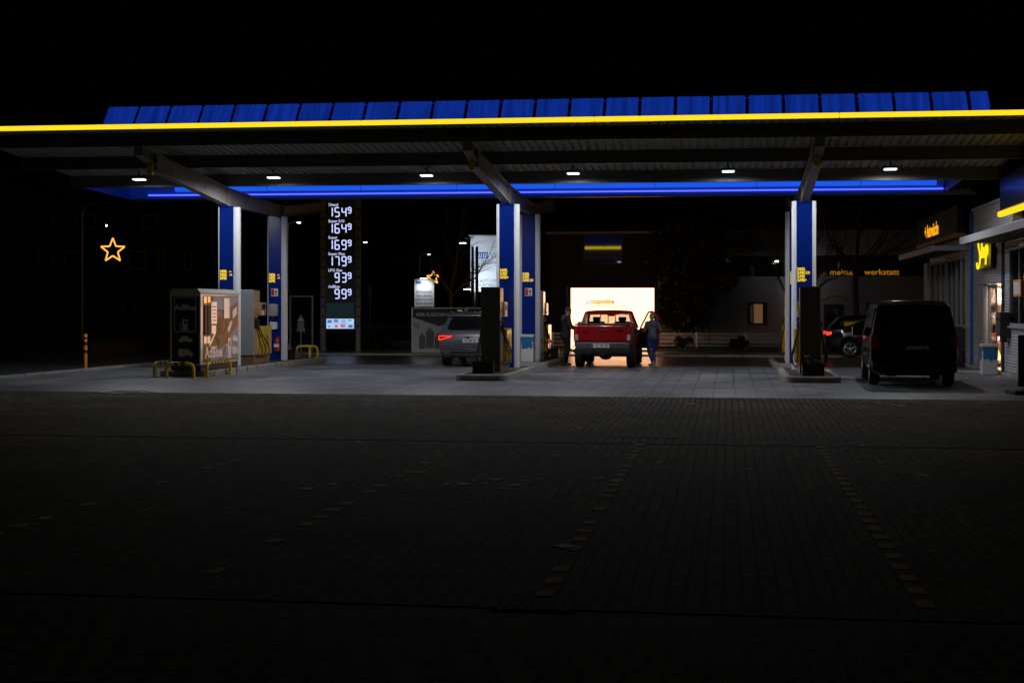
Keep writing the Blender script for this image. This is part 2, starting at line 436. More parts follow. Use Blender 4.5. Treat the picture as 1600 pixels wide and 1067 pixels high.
        fs = [tuple(range(n, 2*n)), tuple(range(n-1, -1, -1))]+[(i, (i+1) % n, n+(i+1) % n, n+i) for i in range(n)]
        return s.add(vs, fs, mi)
    def mesh(s, name, mats, smooth=False):
        me = bpy.data.meshes.new(name)
        me.from_pydata(s.v, [], s.f)
        ms = mats if isinstance(mats, (list, tuple)) else [mats]
        for m in ms: me.materials.append(M[m] if isinstance(m, str) else m)
        me.polygons.foreach_set("material_index", s.m)
        if smooth:
            me.polygons.foreach_set("use_smooth", [True]*len(me.polygons))
        me.update()
        if smooth: 
            try: me.set_sharp_from_angle(angle=R(38))
            except Exception: pass
        return me
    def build(s, name, mats, parent=None, smooth=False, loc=(0,0,0), rz=0.0, label=None):
        o = bpy.data.objects.new(name, s.mesh(name, mats, smooth))
        COL.objects.link(o)
        o.location = loc; o.rotation_euler = (0, 0, rz)
        if parent is not None: o.parent = parent
        if label: o['label'] = label
        return o

def tag(o, label=None, cat=None, group=None, kind=None):
    if label: o['label'] = label
    if cat: o['category'] = cat
    if group: o['group'] = group
    if kind: o['kind'] = kind
    return o
def thing(name, label, cat, loc=(0,0,0), rz=0.0, group=None):
    o = bpy.data.objects.new(name, None)
    COL.objects.link(o)
    o.empty_display_size = .3
    o.location = loc; o.rotation_euler = (0, 0, rz)
    return tag(o, label, cat, group)
def st(name, label, cat, u, v, z=0.0, group=None, rz=0.0):
    return thing(name, label, cat, S(u, v, z), -TH+rz, group)
def copy_tree(o, parent=None):
    c = o.copy(); COL.objects.link(c)
    if parent is not None: c.parent = parent
    for ch in list(o.children): copy_tree(ch, c)
    return c

FRONT = (R(90), 0, 0)            # lettering facing -y of its thing
RIGHT = (R(90), 0, R(90))        # facing +x
LEFT = (R(90), 0, R(-90))        # facing -x
def text(name, s, size, m, parent, loc, rot=FRONT, align='CENTER', bold=0.0, sx=1.0, ext=.003, shear=0.0, sy=1.0, label=None):
    cu = bpy.data.curves.new(name, 'FONT')
    cu.body = s; cu.size = size; cu.align_x = align; cu.align_y = 'CENTER'
    cu.extrude = ext; cu.offset = bold; cu.shear = shear; cu.resolution_u = 3
    cu.space_line = .82
    tmp = bpy.data.objects.new(name+"_curve", cu)
    COL.objects.link(tmp)
    dg = bpy.context.evaluated_depsgraph_get()
    me = bpy.data.meshes.new_from_object(tmp.evaluated_get(dg))
    bpy.data.objects.remove(tmp); bpy.data.curves.remove(cu)
    if sx != 1.0 or sy != 1.0:
        for p in me.vertices: p.co.x *= sx; p.co.y *= sy
    me.materials.clear(); me.materials.append(M[m] if isinstance(m, str) else m)
    me.name = name
    o = bpy.data.objects.new(name, me); COL.objects.link(o)
    o.parent = parent; o.location = loc; o.rotation_euler = rot
    if label: o['label'] = label
    return o

def bake(o, mods):                # turn modifiers into plain mesh
    for (t, kw) in mods:
        md = o.modifiers.new(t.lower(), t)
        for k, v in kw.items(): setattr(md, k, v)
    dg = bpy.context.evaluated_depsgraph_get(); dg.update()
    me = bpy.data.meshes.new_from_object(o.evaluated_get(dg))
    old = o.data
    o.modifiers.clear(); o.data = me
    me.name = o.name
    bpy.data.meshes.remove(old)
    return o
def bevel(o, w=.01, seg=2):
    md = o.modifiers.new('bevel', 'BEVEL'); md.width = w; md.segments = seg; md.limit_method = 'ANGLE'; md.angle_limit = R(40)
    return o

def loft(mb, rings, mi=0, cap=True):
    n = len(rings[0]); vs = [p for r in rings for p in r]; fs = []
    for i in range(len(rings)-1):
        for k in range(n):
            fs.append((i*n+k, (i+1)*n+k, (i+1)*n+(k+1) % n, i*n+(k+1) % n))
    if cap:
        fs.append(tuple(range(n))); fs.append(tuple((len(rings)-1)*n+k for k in range(n-1, -1, -1)))
    return mb.add(vs, fs, mi)
def half_ring(y, half):
    full = list(half)+[(-x, z) for (x, z) in reversed(half) if x > 1e-6]
    return [Vector((x, y, z)) for (x, z) in full]

# ================================================================== SETTING
def sheet(name, pts, z, m, local=True):
    mb = MB()
    n = len(pts)
    mb.add([(x, y, 0) for x, y in pts], [tuple(range(n))])
    o = mb.build(name, m)
    if local:
        o.location = S(0, 0, z); o.rotation_euler = (0, 0, -TH)
    else:
        o.location = (0, 0, z)
    return tag(o, kind='structure')

sheet('ground', [(-400,-60),(400,-60),(400,700),(-400,700)], -.012, 'asphalt', False)
sheet('brick_paving', [(-40,-20.2),(30,-20.2),(30,-10.25),(-40,-10.25)], 0, 'bricks')
sheet('parking_bay_paving', [(-40,-30.7),(30,-30.7),(30,-20.55),(-40,-20.55)], 0, 'bricks')
sheet('brick_lane', [(-40,-46),(30,-46),(30,-31.0),(-40,-31.0)], 0, 'bricks2')
sheet('gutter', [(-40,-20.55),(30,-20.55),(30,-20.2),(-40,-20.2)], -.006, 'gutter')
sheet('gutter_strip', [(-40,-31.0),(30,-31.0),(30,-30.7),(-40,-30.7)], -.006, 'gutter')
sheet('forecourt_slabs', [(-12.3,-10.25),(30,-10.25),(30,4.9),(-12.0,4.9),(-12.2,-4)], 0, 'slab')
sheet('forecourt_slabs', [(-22,-10.25),(-12.31,-10.25),(-12.55,-7.6),(-14.5,-6.3),(-22,-5.6)], 0, 'slab')
sheet('rear_forecourt', [(-11.98,4.9),(30,4.9),(30,13.6),(-11.6,13.6)], 0, 'wet_asphalt')
# pavement, grass verge and street behind the forecourt
def kerb_line(name, pts, w, z0, z1, m='kerb', seg=1.0):
    mb = MB()
    for a, b in zip(pts[:-1], pts[1:]):
        a, b = Vector((*a, 0)), Vector((*b, 0))
        L = (b-a).length; n = max(1, round(L/seg)); d = (b-a)/n
        nr = Vector((-d.y, d.x, 0)).normalized()*w
        for i in range(n):
            p, q = a+d*(i+.006), a+d*(i+.994)
            zz = z1+random.uniform(-.004, .004)
            vs = [p, q, q+nr, p+nr]
            mb.add([(*(t.xy), z0) for t in vs]+[(*(t.xy), zz) for t in vs],
                   [(3,2,1,0),(4,5,6,7),(0,1,5,4),(1,2,6,5),(2,3,7,6),(3,0,4,7)])
    o = mb.build(name, m)
    o.location = S(0,0,0); o.rotation_euler = (0,0,-TH)
    bevel(o, .012)
    return tag(o, kind='structure')
kerb_line('street_kerb', [(-12.0,13.6),(-12.05,5),(-12.25,-4),(-12.6,-7.4),(-14.6,-6.1),(-22,-5.4)], .14, -.02, .06)
kerb_line('rear_kerb', [(-11.6,13.6),(30,13.6)], .16, -.02, .07)
sheet('pavement', [(-11.6,13.78),(30,13.78),(30,16.6),(-11.6,16.6)], .055, 'wet_asphalt')
sheet('lawn', [(-11.6,16.65),(40,16.65),(40,34),(-11.6,34)], .03, 'grass')

# painted bay lines: single white-faced pavers
mb = MB()
for u, keep in ((0.22,.3), (2.52,.5), (4.84,.94), (7.16,.97)):
    for k in range(24):
        if random.random() > keep: continue
        v = -30.35+k*.43
        mb.box(u-.055+random.uniform(-.006,.006), u+.055, v, v+.2+random.uniform(-.02,.02), .003, .0045)
o = mb.build('bay_markings', 'paint_line'); o.location = S(0,0,0); o.rotation_euler = (0,0,-TH); tag(o, kind='structure')

mb = MB()
for (u0, v0, rad, a0, a1, w) in ((4.2,-4.0,3.2,-70,20,.16),(4.2,-4.0,1.75,-65,10,.16),(-3.2,-7.5,6.0,20,75,.18),(5.5,-9.5,9.0,95,140,.17),(12.5,-9.8,5.2,80,150,.16)):
    n = 26
    for i in range(n):
        b0, b1 = R(a0+(a1-a0)*i/n), R(a0+(a1-a0)*(i+.92)/n)
        ws = w*random.uniform(.55, 1.0)
        mb.add([(u0+(rad-ws/2)*math.cos(b0), v0+(rad-ws/2)*math.sin(b0), .004), (u0+(rad+ws/2)*math.cos(b0), v0+(rad+ws/2)*math.sin(b0), .004),
                (u0+(rad+ws/2)*math.cos(b1), v0+(rad+ws/2)*math.sin(b1), .004), (u0+(rad-ws/2)*math.cos(b1), v0+(rad-ws/2)*math.sin(b1), .004)], [(0,1,2,3)])
o = mb.build('tyre_marks', 'tyre_mark'); o.location = S(0,0,0); o.rotation_euler = (0,0,-TH); tag(o, kind='structure')

# manhole covers and drains
def manhole(u, v, r, label):
    t = st('manhole_cover', label, 'manhole cover', u, v, .0)
    MB().lathe([(r,.0),(r,.012),(r-.07,.014)], n=32).build('frame', 'kerb', t, True)
    m2 = MB().lathe([(r-.09,.0),(r-.09,.016)], n=32)
    for i in range(-3, 4):
        m2.box(-r*.6, r*.6, i*.1-.02, i*.1+.02, .016, .021)
    m2.build('lid', 'iron', t)
manhole(-6.6, -9.35-.95, .55, 'round manhole cover in the pavers in front of the AdBlue tank')
def drain(px, py, w, dlen, label):
    d = FPX*CAMH/(py-YH)
    t = thing('drain_grate', label, 'drain', P(px, d, 0), -TH)
    MB().box(-w/2, w/2, -dlen/2, dlen/2, -.01, .003).build('frame', 'gutter', t)
    m2 = MB()
    n = int(w/.06)
    for i in range(n):
        x = -w/2+.02+(w-.04)*i/max(1, n-1)
        m2.box(x-.012, x+.012, -dlen/2+.015, dlen/2-.015, .003, .009)
    m2.build('grating', 'gutter', t)
drain(1010, 683, .9, .3, 'iron drain grate in the gutter in front of the parking bays')
drain(835, 945, .5, .3, 'iron drain grate at the near end of a dashed bay line')
for (px, py, lab) in ((882, 854, 'tiny white scrap of litter on the dashed bay line'), (1080, 631, 'small pale scrap of paper lying on the pavers below the red pickup')):
    d = FPX*CAMH/(py-YH)
    o = MB().bevbox(-.06,.06,-.08,.08,.003,.008,.002).build('litter_scrap', 'litter', None, loc=P(px, d, 0), rz=.5)
    tag(o, lab, 'litter')

_rg = random.Random(4)
_gm = None
for (px, py) in ((698,757),(712,752),(724,756),(741,750),(760,755),(774,749),(787,763),(803,758),(818,751),(842,748),(934,747),(960,752),(480,764),(520,757),
                 (868,712),(1322,700),(1377,722),(1440,742),(1170,733),(1030,722),(655,738),(905,668),(560,690),(1395,632),(1372,629),(1408,634)):
    d = FPX*CAMH/(py-YH)
    if _gm is None: _gm = MB().bevbox(-.05,.05,-.06,.06,.002,.005,.001).mesh('grit', 'litter')
    o = bpy.data.objects.new('grit', _gm); COL.objects.link(o); o.location = P(px, d, 0); o.rotation_euler = (0,0,_rg.uniform(0,3)); o.scale = (_rg.uniform(.5,1.5),_rg.uniform(.5,1.2),1)
    tag(o, 'pale speck of grit or dead leaf on the dark pavers in the foreground', 'litter', 'pale specks on the dark pavers')

# ================================================================== CANOPY
CU0, CU1 = -12.5, 13.0
def zdeck(v): return 5.475+.08*(-.6-v)              # underside of the front wing
def zrear(v): return 5.21+.075*(v-3.9)
can = st('filling_station_canopy', 'wide filling station canopy with a yellow light strip and blue roof panels', 'canopy', 0, 0)
can.rotation_euler.y = .0033            # falls a little towards the shop
def deck(name, va, za, vb, zb):
    mb = MB(); per = .205; n = int((CU1-CU0)/per)
    prof = []
    for i in range(n+1):
        u = CU0+i*per
        prof += [(u, 0), (u+.10, 0), (u+.125, .045), (u+.18, .045)]
    prof = [p for p in prof if p[0] <= CU1]
    k = len(prof)
    vs = [(u, va, za+h) for u, h in prof]+[(u, vb, zb+h) for u, h in prof]
    mb.add(vs, [(i, i+1, k+i+1, k+i) for i in range(k-1)])
    mb.box(CU0, CU1, va, vb, 0, .01)                 # outer skin, laid on the slope below
    o = len(mb.v)-8
    for j in range(8):
        x, y, z = mb.v[o+j]
        base = za if abs(y-va) < 1e-6 else zb
        mb.v[o+j] = (x, y, base+.055+z*2)
    return mb.build(name, 'deck', can)
deck('front_roof', -6.42, zdeck(-6.42), -.35, zdeck(-.35))
deck('front_roof_edge', -7.95, 5.885, -6.425, 5.935)
deck('rear_roof', 4.0, zrear(4.0), 10.2, zrear(10.2))
for v, h in ((-6.5, .32), (-3.5, .32), (-.6, .32)):
    zt = zdeck(v)-.004; zb = zt-h
    mb = MB()
    mb.box(CU0, CU1, v-.012, v+.012, zb, zt)
    mb.box(CU0, CU1, v+.0125, v+.09, zb, zb+.012)
    mb.box(CU0, CU1, v+.0125, v+.09, zt-.012, zt)
    mb.build('purlin', 'purlin', can)
for v in (3.95, 6.8, 9.6):
    zt = zrear(v)-.004
    mb = MB()
    mb.box(CU0, CU1, v-.012, v+.012, zt-.08, zt)
    mb.box(CU0, CU1, v+.0125, v+.09, zt-.08, zt-.068)
    mb.build('purlin', 'steel_paint', can)
# gutter and cable conduit behind the front wing
MB().box(CU0, CU1, -.34, -.2, zdeck(-.35)-.06, zdeck(-.35)+.05).build('gutter', 'zinc', can)
mb = MB()
mb.tube([(CU0+.2,-.12,5.2),(CU1-.3,-.12,5.2)], .018, 8)
for i in range(7): mb.box(-11+i*3.7-.03, -11+i*3.7+.03, -.15, -.09, 5.2, 5.42)
mb.build('cable_conduit', 'zinc', can)
for u in (-8, 0, 8):
    mb = MB()
    def ib(v0, zb0, zt0, v1, zb1, zt1, w=.11):
        def hx(x0, x1, a, b, c, d):
            vs = [(x0,v0,a),(x1,v0,a),(x0,v1,b),(x1,v1,b),(x0,v0,c),(x1,v0,c),(x0,v1,d),(x1,v1,d)]
            mb.add(vs, [(0,2,3,1),(4,5,7,6),(0,1,5,4),(2,6,7,3),(0,4,6,2),(1,3,7,5)])
        hx(u-.01, u+.01, zb0+.02, zb1+.02, zt0-.02, zt1-.02)
        hx(u-w, u+w, zb0, zb1, zb0+.02, zb1+.02)
        hx(u-w, u+w, zt0-.02, zt1-.02, zt0, zt1)
        mb.box(u-w+.004, u+w-.004, v0+.004, v0+.016, zb0+.02, zt0-.02)
        mb.box(u-w+.004, u+w-.004, v1-.016, v1-.004, zb1+.02, zt1-.02)
    top = lambda v: zdeck(v)-.33
    ib(-5.55, top(-5.55)-.42, top(-5.55), -.32, 4.62, top(-.32))
    ib(-6.45, top(-6.45)-.20, top(-6.45), -5.555, top(-5.555)-.30, top(-5.555))
    ib(-.315, 4.62, top(-.315), 4.75, 4.62, 4.95)
    ib(4.755, 4.62, 4.95, 9.85, 5.10, zrear(9.85)-.16)
    b = mb.build('main_beam', 'steel_paint', can)
    for v in (-4.4, -2.0, 1.3, 2.9, 5.9, 8.0):
        hm = MB()
        zc = (4.62+top(v)-(.0))/2+max(0, -v)*.04 if v < 4 else 4.8+(v-4.7)*.09
        for sx in (-1, 1):
            hm.lathe([(.055, -.001), (.055, .001)], (u+sx*.0125, v, zc), 'x', 14)
        hm.build('web_hole', 'hoop_black', b)
    cl = MB()
    cl.bevbox(u-.09, u+.05, -5.75, -5.62, top(-5.6)-.52, top(-5.6)-.30, .02)
    cl.build('beam_clamp', 'hoop_yellow', b)
# yellow light strip with joints, front and rear
zf = 5.885
mb = MB(); jm = MB()
n = 5; L = (CU1+.5-CU0)/n
for i in range(n):
    a = CU0+i*L
    mb.bevbox(a+.004, a+L-.004, -8.13, -8.03, zf-.052, zf+.052, .02)
mb.build('front_light_strip', 'yellow_light', can)
MB().box(CU0, CU1+.5, -8.025, -7.955, zf-.056, zf+.056).build('fascia', 'fascia_navy', can)
mb = MB()
for i in range(n):
    a = CU0+i*L
    mb.bevbox(a+.012, a+L-.012, 10.28, 10.38, zrear(10.2)-.02, zrear(10.2)+.15, .025)
mb.build('rear_light_strip', 'yellow_light', can)
MB().box(CU0, CU1+.5, 10.205, 10.275, zrear(10.2)-.05, zrear(10.2)+.2).build('fascia', 'fascia_navy', can)
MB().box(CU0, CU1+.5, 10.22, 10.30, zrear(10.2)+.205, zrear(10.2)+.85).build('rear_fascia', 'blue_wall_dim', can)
# blue lantern between the wings: glowing panels in front; behind, neon wash partly put in as emission
zb_, vb_ = 5.14, 3.62                  # foot of the rear slope
zt_, vt_ = 7.78, 1.88                  # ridge
zq_, vq_ = 5.52, .05                   # foot of the front slope
def slope(name, m, a, b2, va, za, vb, zb, th):
    nrm = Vector((0, -(zb-za), (vb-va))).normalized()*th
    vs = [Vector((a,va,za)), Vector((b2,va,za)), Vector((b2,vb,zb)), Vector((a,vb,zb))]
    mb = MB()
    mb.add([p-nrm for p in vs]+vs, [(3,2,1,0),(4,5,6,7),(0,1,5,4),(1,2,6,5),(2,3,7,6),(3,0,4,7)])
    return mb.build(name, m, can)
u = CU0; W = 1.0
while u < CU1+.3:
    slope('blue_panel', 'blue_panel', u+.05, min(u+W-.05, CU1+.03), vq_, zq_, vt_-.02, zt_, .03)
    u += W
slope('panel_backing', 'dark_steel', CU0, CU1+.5, vq_+.05, zq_-.03, vt_-.02, zt_-.09, .02)
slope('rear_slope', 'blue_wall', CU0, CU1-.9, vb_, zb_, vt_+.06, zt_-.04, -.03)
_k = (vt_+.06-vb_)/(zt_-.04-zb_)
u = CU0+1.5
while u < CU1-1.2:                     # lit strip along the rear slope, in lengths
    e_ = min(u+2.95, CU1-1.1)
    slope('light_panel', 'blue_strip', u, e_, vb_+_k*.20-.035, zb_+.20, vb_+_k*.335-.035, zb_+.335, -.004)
    u += 2.97
for uu in (CU0-.03, CU1-.88):
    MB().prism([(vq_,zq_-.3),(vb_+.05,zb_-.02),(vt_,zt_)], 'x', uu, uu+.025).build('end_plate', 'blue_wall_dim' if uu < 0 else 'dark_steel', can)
u = CU0+.6
while u < CU1-1.2:
    MB().tube([(u, vb_-.14, zb_+.10), (u+2.395, vb_-.14, zb_+.10)], .022, 8).build('neon_tube', 'blue_tube', can, True)
    u += 2.4
MB().box(CU0, CU1, vb_-.2, vb_+.02, zb_-.06, zb_-.01).build('neon_tray', 'steel_paint', can)

# ceiling lamps
lamp0 = None
labs = ['lit ceiling lamp at the far left end of the canopy, left of the first beam',
        'lit ceiling lamp between the left beam and the price pylon',
        'lit ceiling lamp just left of the middle beam, above the silver car',
        'lit ceiling lamp just right of the middle beam, above the red pickup',
        'lit ceiling lamp just left of the right beam',
        'lit ceiling lamp right of the right beam, above the black van']
for u, lb in zip((-10.1, -6.25, -2.0, 1.95, 6.0, 10.1), labs):
    zl = zdeck(-1.4)-.20
    if lamp0 is None:
        lamp0 = st('ceiling_lamp', lb, 'ceiling lamp', u, -1.4, zl, 'ceiling lamps under the canopy')
        MB().bevbox(-.18,.18,-.14,.14,0,.06,.02).build('housing', 'dark_steel', lamp0, True)
        MB().bevbox(-.155,.155,-.12,.12,-.034,-.001,.012).build('diffuser', 'led', lamp0)
        sl = bpy.data.lights.new('ceiling_lamp_light', 'SPOT')
        sl.energy = 225; sl.color = (.92,.95,1.0); sl.spot_size = R(178); sl.spot_blend = .30; sl.shadow_soft_size = .14
        so = bpy.data.objects.new('lamp_light', sl); COL.objects.link(so); so.parent = lamp0; so.location = (0,0,-.15)
        MB().box(-.03,.03,-.02,.02,.07,.2).build('bracket', 'zinc', lamp0)
    else:
        c = copy_tree(lamp0); c.location = S(u, -1.4, zl); c['label'] = lb

# ================================================================== COLUMNS
def column(u, v, label, lines, extra=None):
    t = st('canopy_column', label, 'column', u, v, .14, 'canopy columns')
    H = 4.65-.14
    fr = MB()
    for s in (-1, 1):
        pr = []
        for k in range(13):
            a = R(-90+k*15)
            pr.append((s*(.17+.155*math.cos(a)), .155*math.sin(a)))
        fr = MB()
        fr.prism(pr if s > 0 else pr[::-1], 'z', 0, H-.02)
        fr.build('side_profile', 'col_white', t, True)
    MB().box(-.168,.168,-.25,.25,0,H).build('core', 'col_blue', t)
    for s in (-1, 1):
        bevel(MB().box(-.205,.205, s*.265-.014, s*.265+.014, 0, H-.01).build('blue_panel', 'col_blue', t), .008)
    y0 = 2.665
    for i, ln in enumerate(lines):
        w = .096
        if isinstance(ln, tuple):
            text('lettering', ln[0], .108, 'letter_yellow', t, (-.185, -.283, y0-i*w), align='LEFT', sx=.66, bold=.003)
            text('lettering', ln[1], .075, 'letter_yellow', t, (.085, -.283, y0-i*w), align='LEFT', sx=.8)
        else:
            text('lettering', ln, .108, 'letter_yellow', t, (-.185, -.283, y0-i*w), align='LEFT', sx=.66, bold=.003)
    return t
c1 = column(-8, 0, 'blue and white column rising behind the tank with the dashboard picture', [('DIESEL','ult.'),('DIESEL','100'),'SUPER'])
c2 = column(-8, 4.4, 'blue and white column with extinguisher behind the pale left fuel pump', [('DIESEL','ult.'),('DIESEL','100'),'SUPER'])
c3 = column(0, 0, 'blue and white column behind the dark pump beside the silver car', ['DIESEL','SUPER','SUPER+'])
c4 = column(0, 4.4, 'blue and white column with a white waste bin at its foot', ['DIESEL','SUPER','SUPER E10'])
c5 = column(8, 0, 'blue and white column behind the dark pump next to the black van', ['DIESEL','SUPER E10','SUPER','SUPER+'])
c6 = column(8, 4.4, 'blue and white column half hidden behind the right front column', ['DIESEL','SUPER E10','SUPER','SUPER+'])
for t, nm in ((c2, 'left'), (c4, 'middle')):
    lab = {'left': 'small red and white no smoking sign on the column above the towel dispenser',
           'middle': 'small red and white no smoking sign on the column above the waste bin'}[nm]
    sg = thing('notice_sign', lab, 'sign', t.location, -TH)
    MB().box(-.11,.11,-.30,-.284,2.0,2.24).build('panel', 'paper', sg)
    MB().box(-.10,-.015,-.304,-.3005,2.02,2.22).build('red_field', 'red', sg)
    mb = MB(); mb.lathe([(.04,-.3055),(.04,-.3045)], (.045,0,2.14), 'y', 16); mb.box(.02,.075,-.306,-.301,2.03,2.07)
    mb.build('pictogram', 'red', sg)
# towel dispenser, notice box, fire extinguisher on the left rear column
t = thing('towel_dispenser', 'grey paper towel dispenser on the left rear column', 'dispenser', c2.location, -TH)
MB().bevbox(-.15,.13,-.44,-.281,1.38,1.76,.04).build('body', 'grey_plastic', t, True)
MB().bevbox(-.06,.05,-.42,-.30,1.27,1.378,.02).build('outlet', 'black_plastic', t, True)
t = thing('glove_box', 'pale glove box on the left rear column below the towel dispenser', 'box', c2.location, -TH)
MB().bevbox(-.12,.1,-.40,-.281,.98,1.2,.012).build('body', 'white_plastic', t)
MB().box(-.03,.04,-.405,-.4005,.97,1.02).build('slot', 'paper', t)
t = thing('fire_extinguisher', 'red fire extinguisher hanging on the left rear column beside the yellow pump box', 'fire extinguisher', c2.location, -TH)
MB().lathe([(.0,.28),(.07,.28),(.08,.31),(.08,.62),(.05,.69),(.025,.71),(.025,.74)], (.11,-.37,0), n=18).build('cylinder', 'red', t, True)
mb = MB(); mb.bevbox(.08,.14,-.40,-.34,.74,.79,.01); mb.tube([(.14,-.37,.76),(.2,-.39,.72),(.2,-.4,.45)], .012, 8)
mb.build('valve', 'black_plastic', t, True)
MB().box(.03,.19,-.452,-.449,.42,.52).build('label_panel', 'paper', t)

# ================================================================== ISLANDS
def island(label, u0, u1, v0, v1, h=.15, r=.28):
    t = st('pump_island', label, 'pump island', 0, 0)
    def outline(g):
        pts = []
        for (cx, cy, a0) in ((u1-r, v0+r, -90), (u1-r, v1-r, 0), (u0+r, v1-r, 90), (u0+r, v0+r, 180)):
            for k in range(5):
                a = R(a0+k*22.5)
                pts.append((cx+(r-g)*math.cos(a), cy+(r-g)*math.sin(a)))
        return pts
    o = MB().prism(outline(.13), 'z', -.01, h-.008).build('paving', 'gutter', t)
    # kerb stones around the edge
    out, inn = outline(0), outline(.14)
    def dense(pl):
        res = []
        for a, b in zip(pl, pl[1:]+pl[:1]):
            a, b = Vector(a), Vector(b); L = (b-a).length; n = max(1, int(L/.9))
            for i in range(n): res.append(a+(b-a)*(i/n))
        return res
    # match lengths by sampling on parameter
    n = len(out); mb = MB()
    for i in range(n):
        a, b = Vector(out[i]), Vector(out[(i+1) % n]); c, d = Vector(inn[i]), Vector(inn[(i+1) % n])
        L = (b-a).length; m = max(1, round(L/.9))
        for j in range(m):
            g = .004/max(L/m, .05) if L > .5 else 0
            s0, s1 = j/m+g, (j+1)/m-g
            p, q = a.lerp(b, s0), a.lerp(b, s1); p2, q2 = c.lerp(d, s0), c.lerp(d, s1)
            hh = h+random.uniform(-.003, .003)
            ct = .025
            pi, qi = p.lerp(p2, .18), q.lerp(q2, .18)
            vs = [(*p,-.01),(*q,-.01),(*q,hh-ct),(*p,hh-ct),(*pi,hh),(*qi,hh),(*q2,hh),(*p2,hh),(*q2,-.01),(*p2,-.01)]
            mb.add(vs, [(0,1,2,3),(3,2,5,4),(4,5,6,7),(7,6,8,9),(1,8,6,5,2),(0,3,4,7,9)])
    mb.build('kerb_stones', 'kerb', t)
    return t
island('long concrete pump island on the left carrying the tank and the pale pump', -8.75, -7.28, -3.45, 7.5)
island('concrete pump island under the dark pump beside the silver car', -.66, .66, -4.55, .95)
island('concrete pump island under the pump left of the red pickup', -.66, .66, 3.5, 9.2)
island('concrete pump island under the dark pump next to the black van', 7.33, 8.66, -4.35, .95)
island('concrete pump island at the far right behind the right front island', 7.33, 8.66, 3.7, 9.2)

# ================================================================== PUMPS  (local x = across the island, y = along it)
def hose(pts, r=.016):
    # smooth curve through control points
    P_ = [Vector(p) for p in pts]; out = []
    for i in range(len(P_)-1):
        p0 = P_[max(0,i-1)]; p1 = P_[i]; p2 = P_[i+1]; p3 = P_[min(len(P_)-1,i+2)]
        for k in range(6):
            s = k/6
            out.append(.5*((2*p1)+(p2-p0)*s+(2*p0-5*p1+4*p2-p3)*s*s+(3*p1-p0-3*p2+p3)*s**3))
    out.append(P_[-1])
    return MB().tube(out, r, 8)
def make_pump(label, u, v, face='pump_grey'):
    if v < 0: face = 'pump_shaded'  # front pumps take the darkened copy of the grey
    t = st('fuel_pump', label, 'fuel pump', u, v, .145, 'fuel pumps')
    MB().box(-.25,.25,.03,1.5,0,.24).build('plinth', 'brown_plinth', t)
    bevel(MB().box(-.25,.25,0,.06,.24,2.17).build('end_panel', face, t), .012)
    mb = MB(); mb.box(-.235,.235,.06,.62,1.42,2.15); mb.box(-.235,.235,.06,.62,.24,.98)
    mb.box(-.18,.18,.06,.60,.98,1.42)
    bevel(mb.build('hose_tower', 'pump_side', t), .006)
    for s in (-1, 1):
        mb = MB()
        for k in range(4):
            mb.box(s*.2355-.003, s*.2355+.003, .12+k*.13, .15+k*.13, 1.44, 1.62)
        mb.build('hose_slot', 'black_plastic', t)
    bevel(MB().box(-.33,.33,.64,1.45,.25,1.10).build('cabinet', 'pump_yellow', t), .02)
    for s in (-1, 1):
        z = MB(); z.prism([(.80,.45),(.86,.45),(1.02,.85),(.96,.85)], 'x', s*.331-.002, s*.331+.002)
        z.prism([(.97,.78),(1.02,.85),(1.2,.5),(1.15,.5)], 'x', s*.333-.002, s*.333+.002)
        z.build('black_mark', 'hoop_black', t)
    bevel(MB().box(-.27,.27,.625,1.12,1.40,1.80).build('display_head', 'pump_side', t), .02)
    for s in (-1, 1):
        d = MB(); d.box(s*.2715-.002, s*.2715+.002, .72,1.03,1.58,1.74)
        d.build('display', 'screen_dark', t)
        d = MB(); d.box(s*.2715-.002, s*.2715+.002, .70,.86,1.43,1.55); d.build('price_panel', 'paper', t)
    MB().tube([(0,1.0,1.10),(0,1.0,1.40)], .03, 8).build('mast', 'zinc', t)
    for s in (-1, 1):
        for k in range(3):
            y = .16+k*.15
            nz = MB()
            nz.bevbox(s*.2-.035, s*.2+.035, y-.035, y+.035, 1.02, 1.34, .012)
            nz.tube([(s*.23,y,1.3),(s*.29,y,1.25),(s*.31,y,1.18)], [.02,.022,.014], 8)
            nz.build('nozzle', 'black_plastic', t, True)
            dy = .1+k*.16
            hose([(s*.25,y,1.20),(s*.30,y+.05,.95),(s*.37,y+dy*.9,.62),(s*.42,y+dy*1.15,.40),(s*.39,y+dy*.9,.22),(s*.31,y+.02,.18),(s*.24,y,.26)]).build('hose', 'rubber', t, True)
    return t
make_pump('pale grey fuel pump with yellow box between the tank and the left rear column', -8.0, 1.35)
make_pump('dark fronted fuel pump in front of the silver car', 0.0, -3.0)
make_pump('bright warm lit fuel pump behind the waste bin, beside the man in the dark jacket', 0.0, 5.7)
make_pump('dark fronted fuel pump next to the black van', 8.0, -3.0)
make_pump('warm lit fuel pump mostly hidden behind the right columns', 8.0, 5.7)

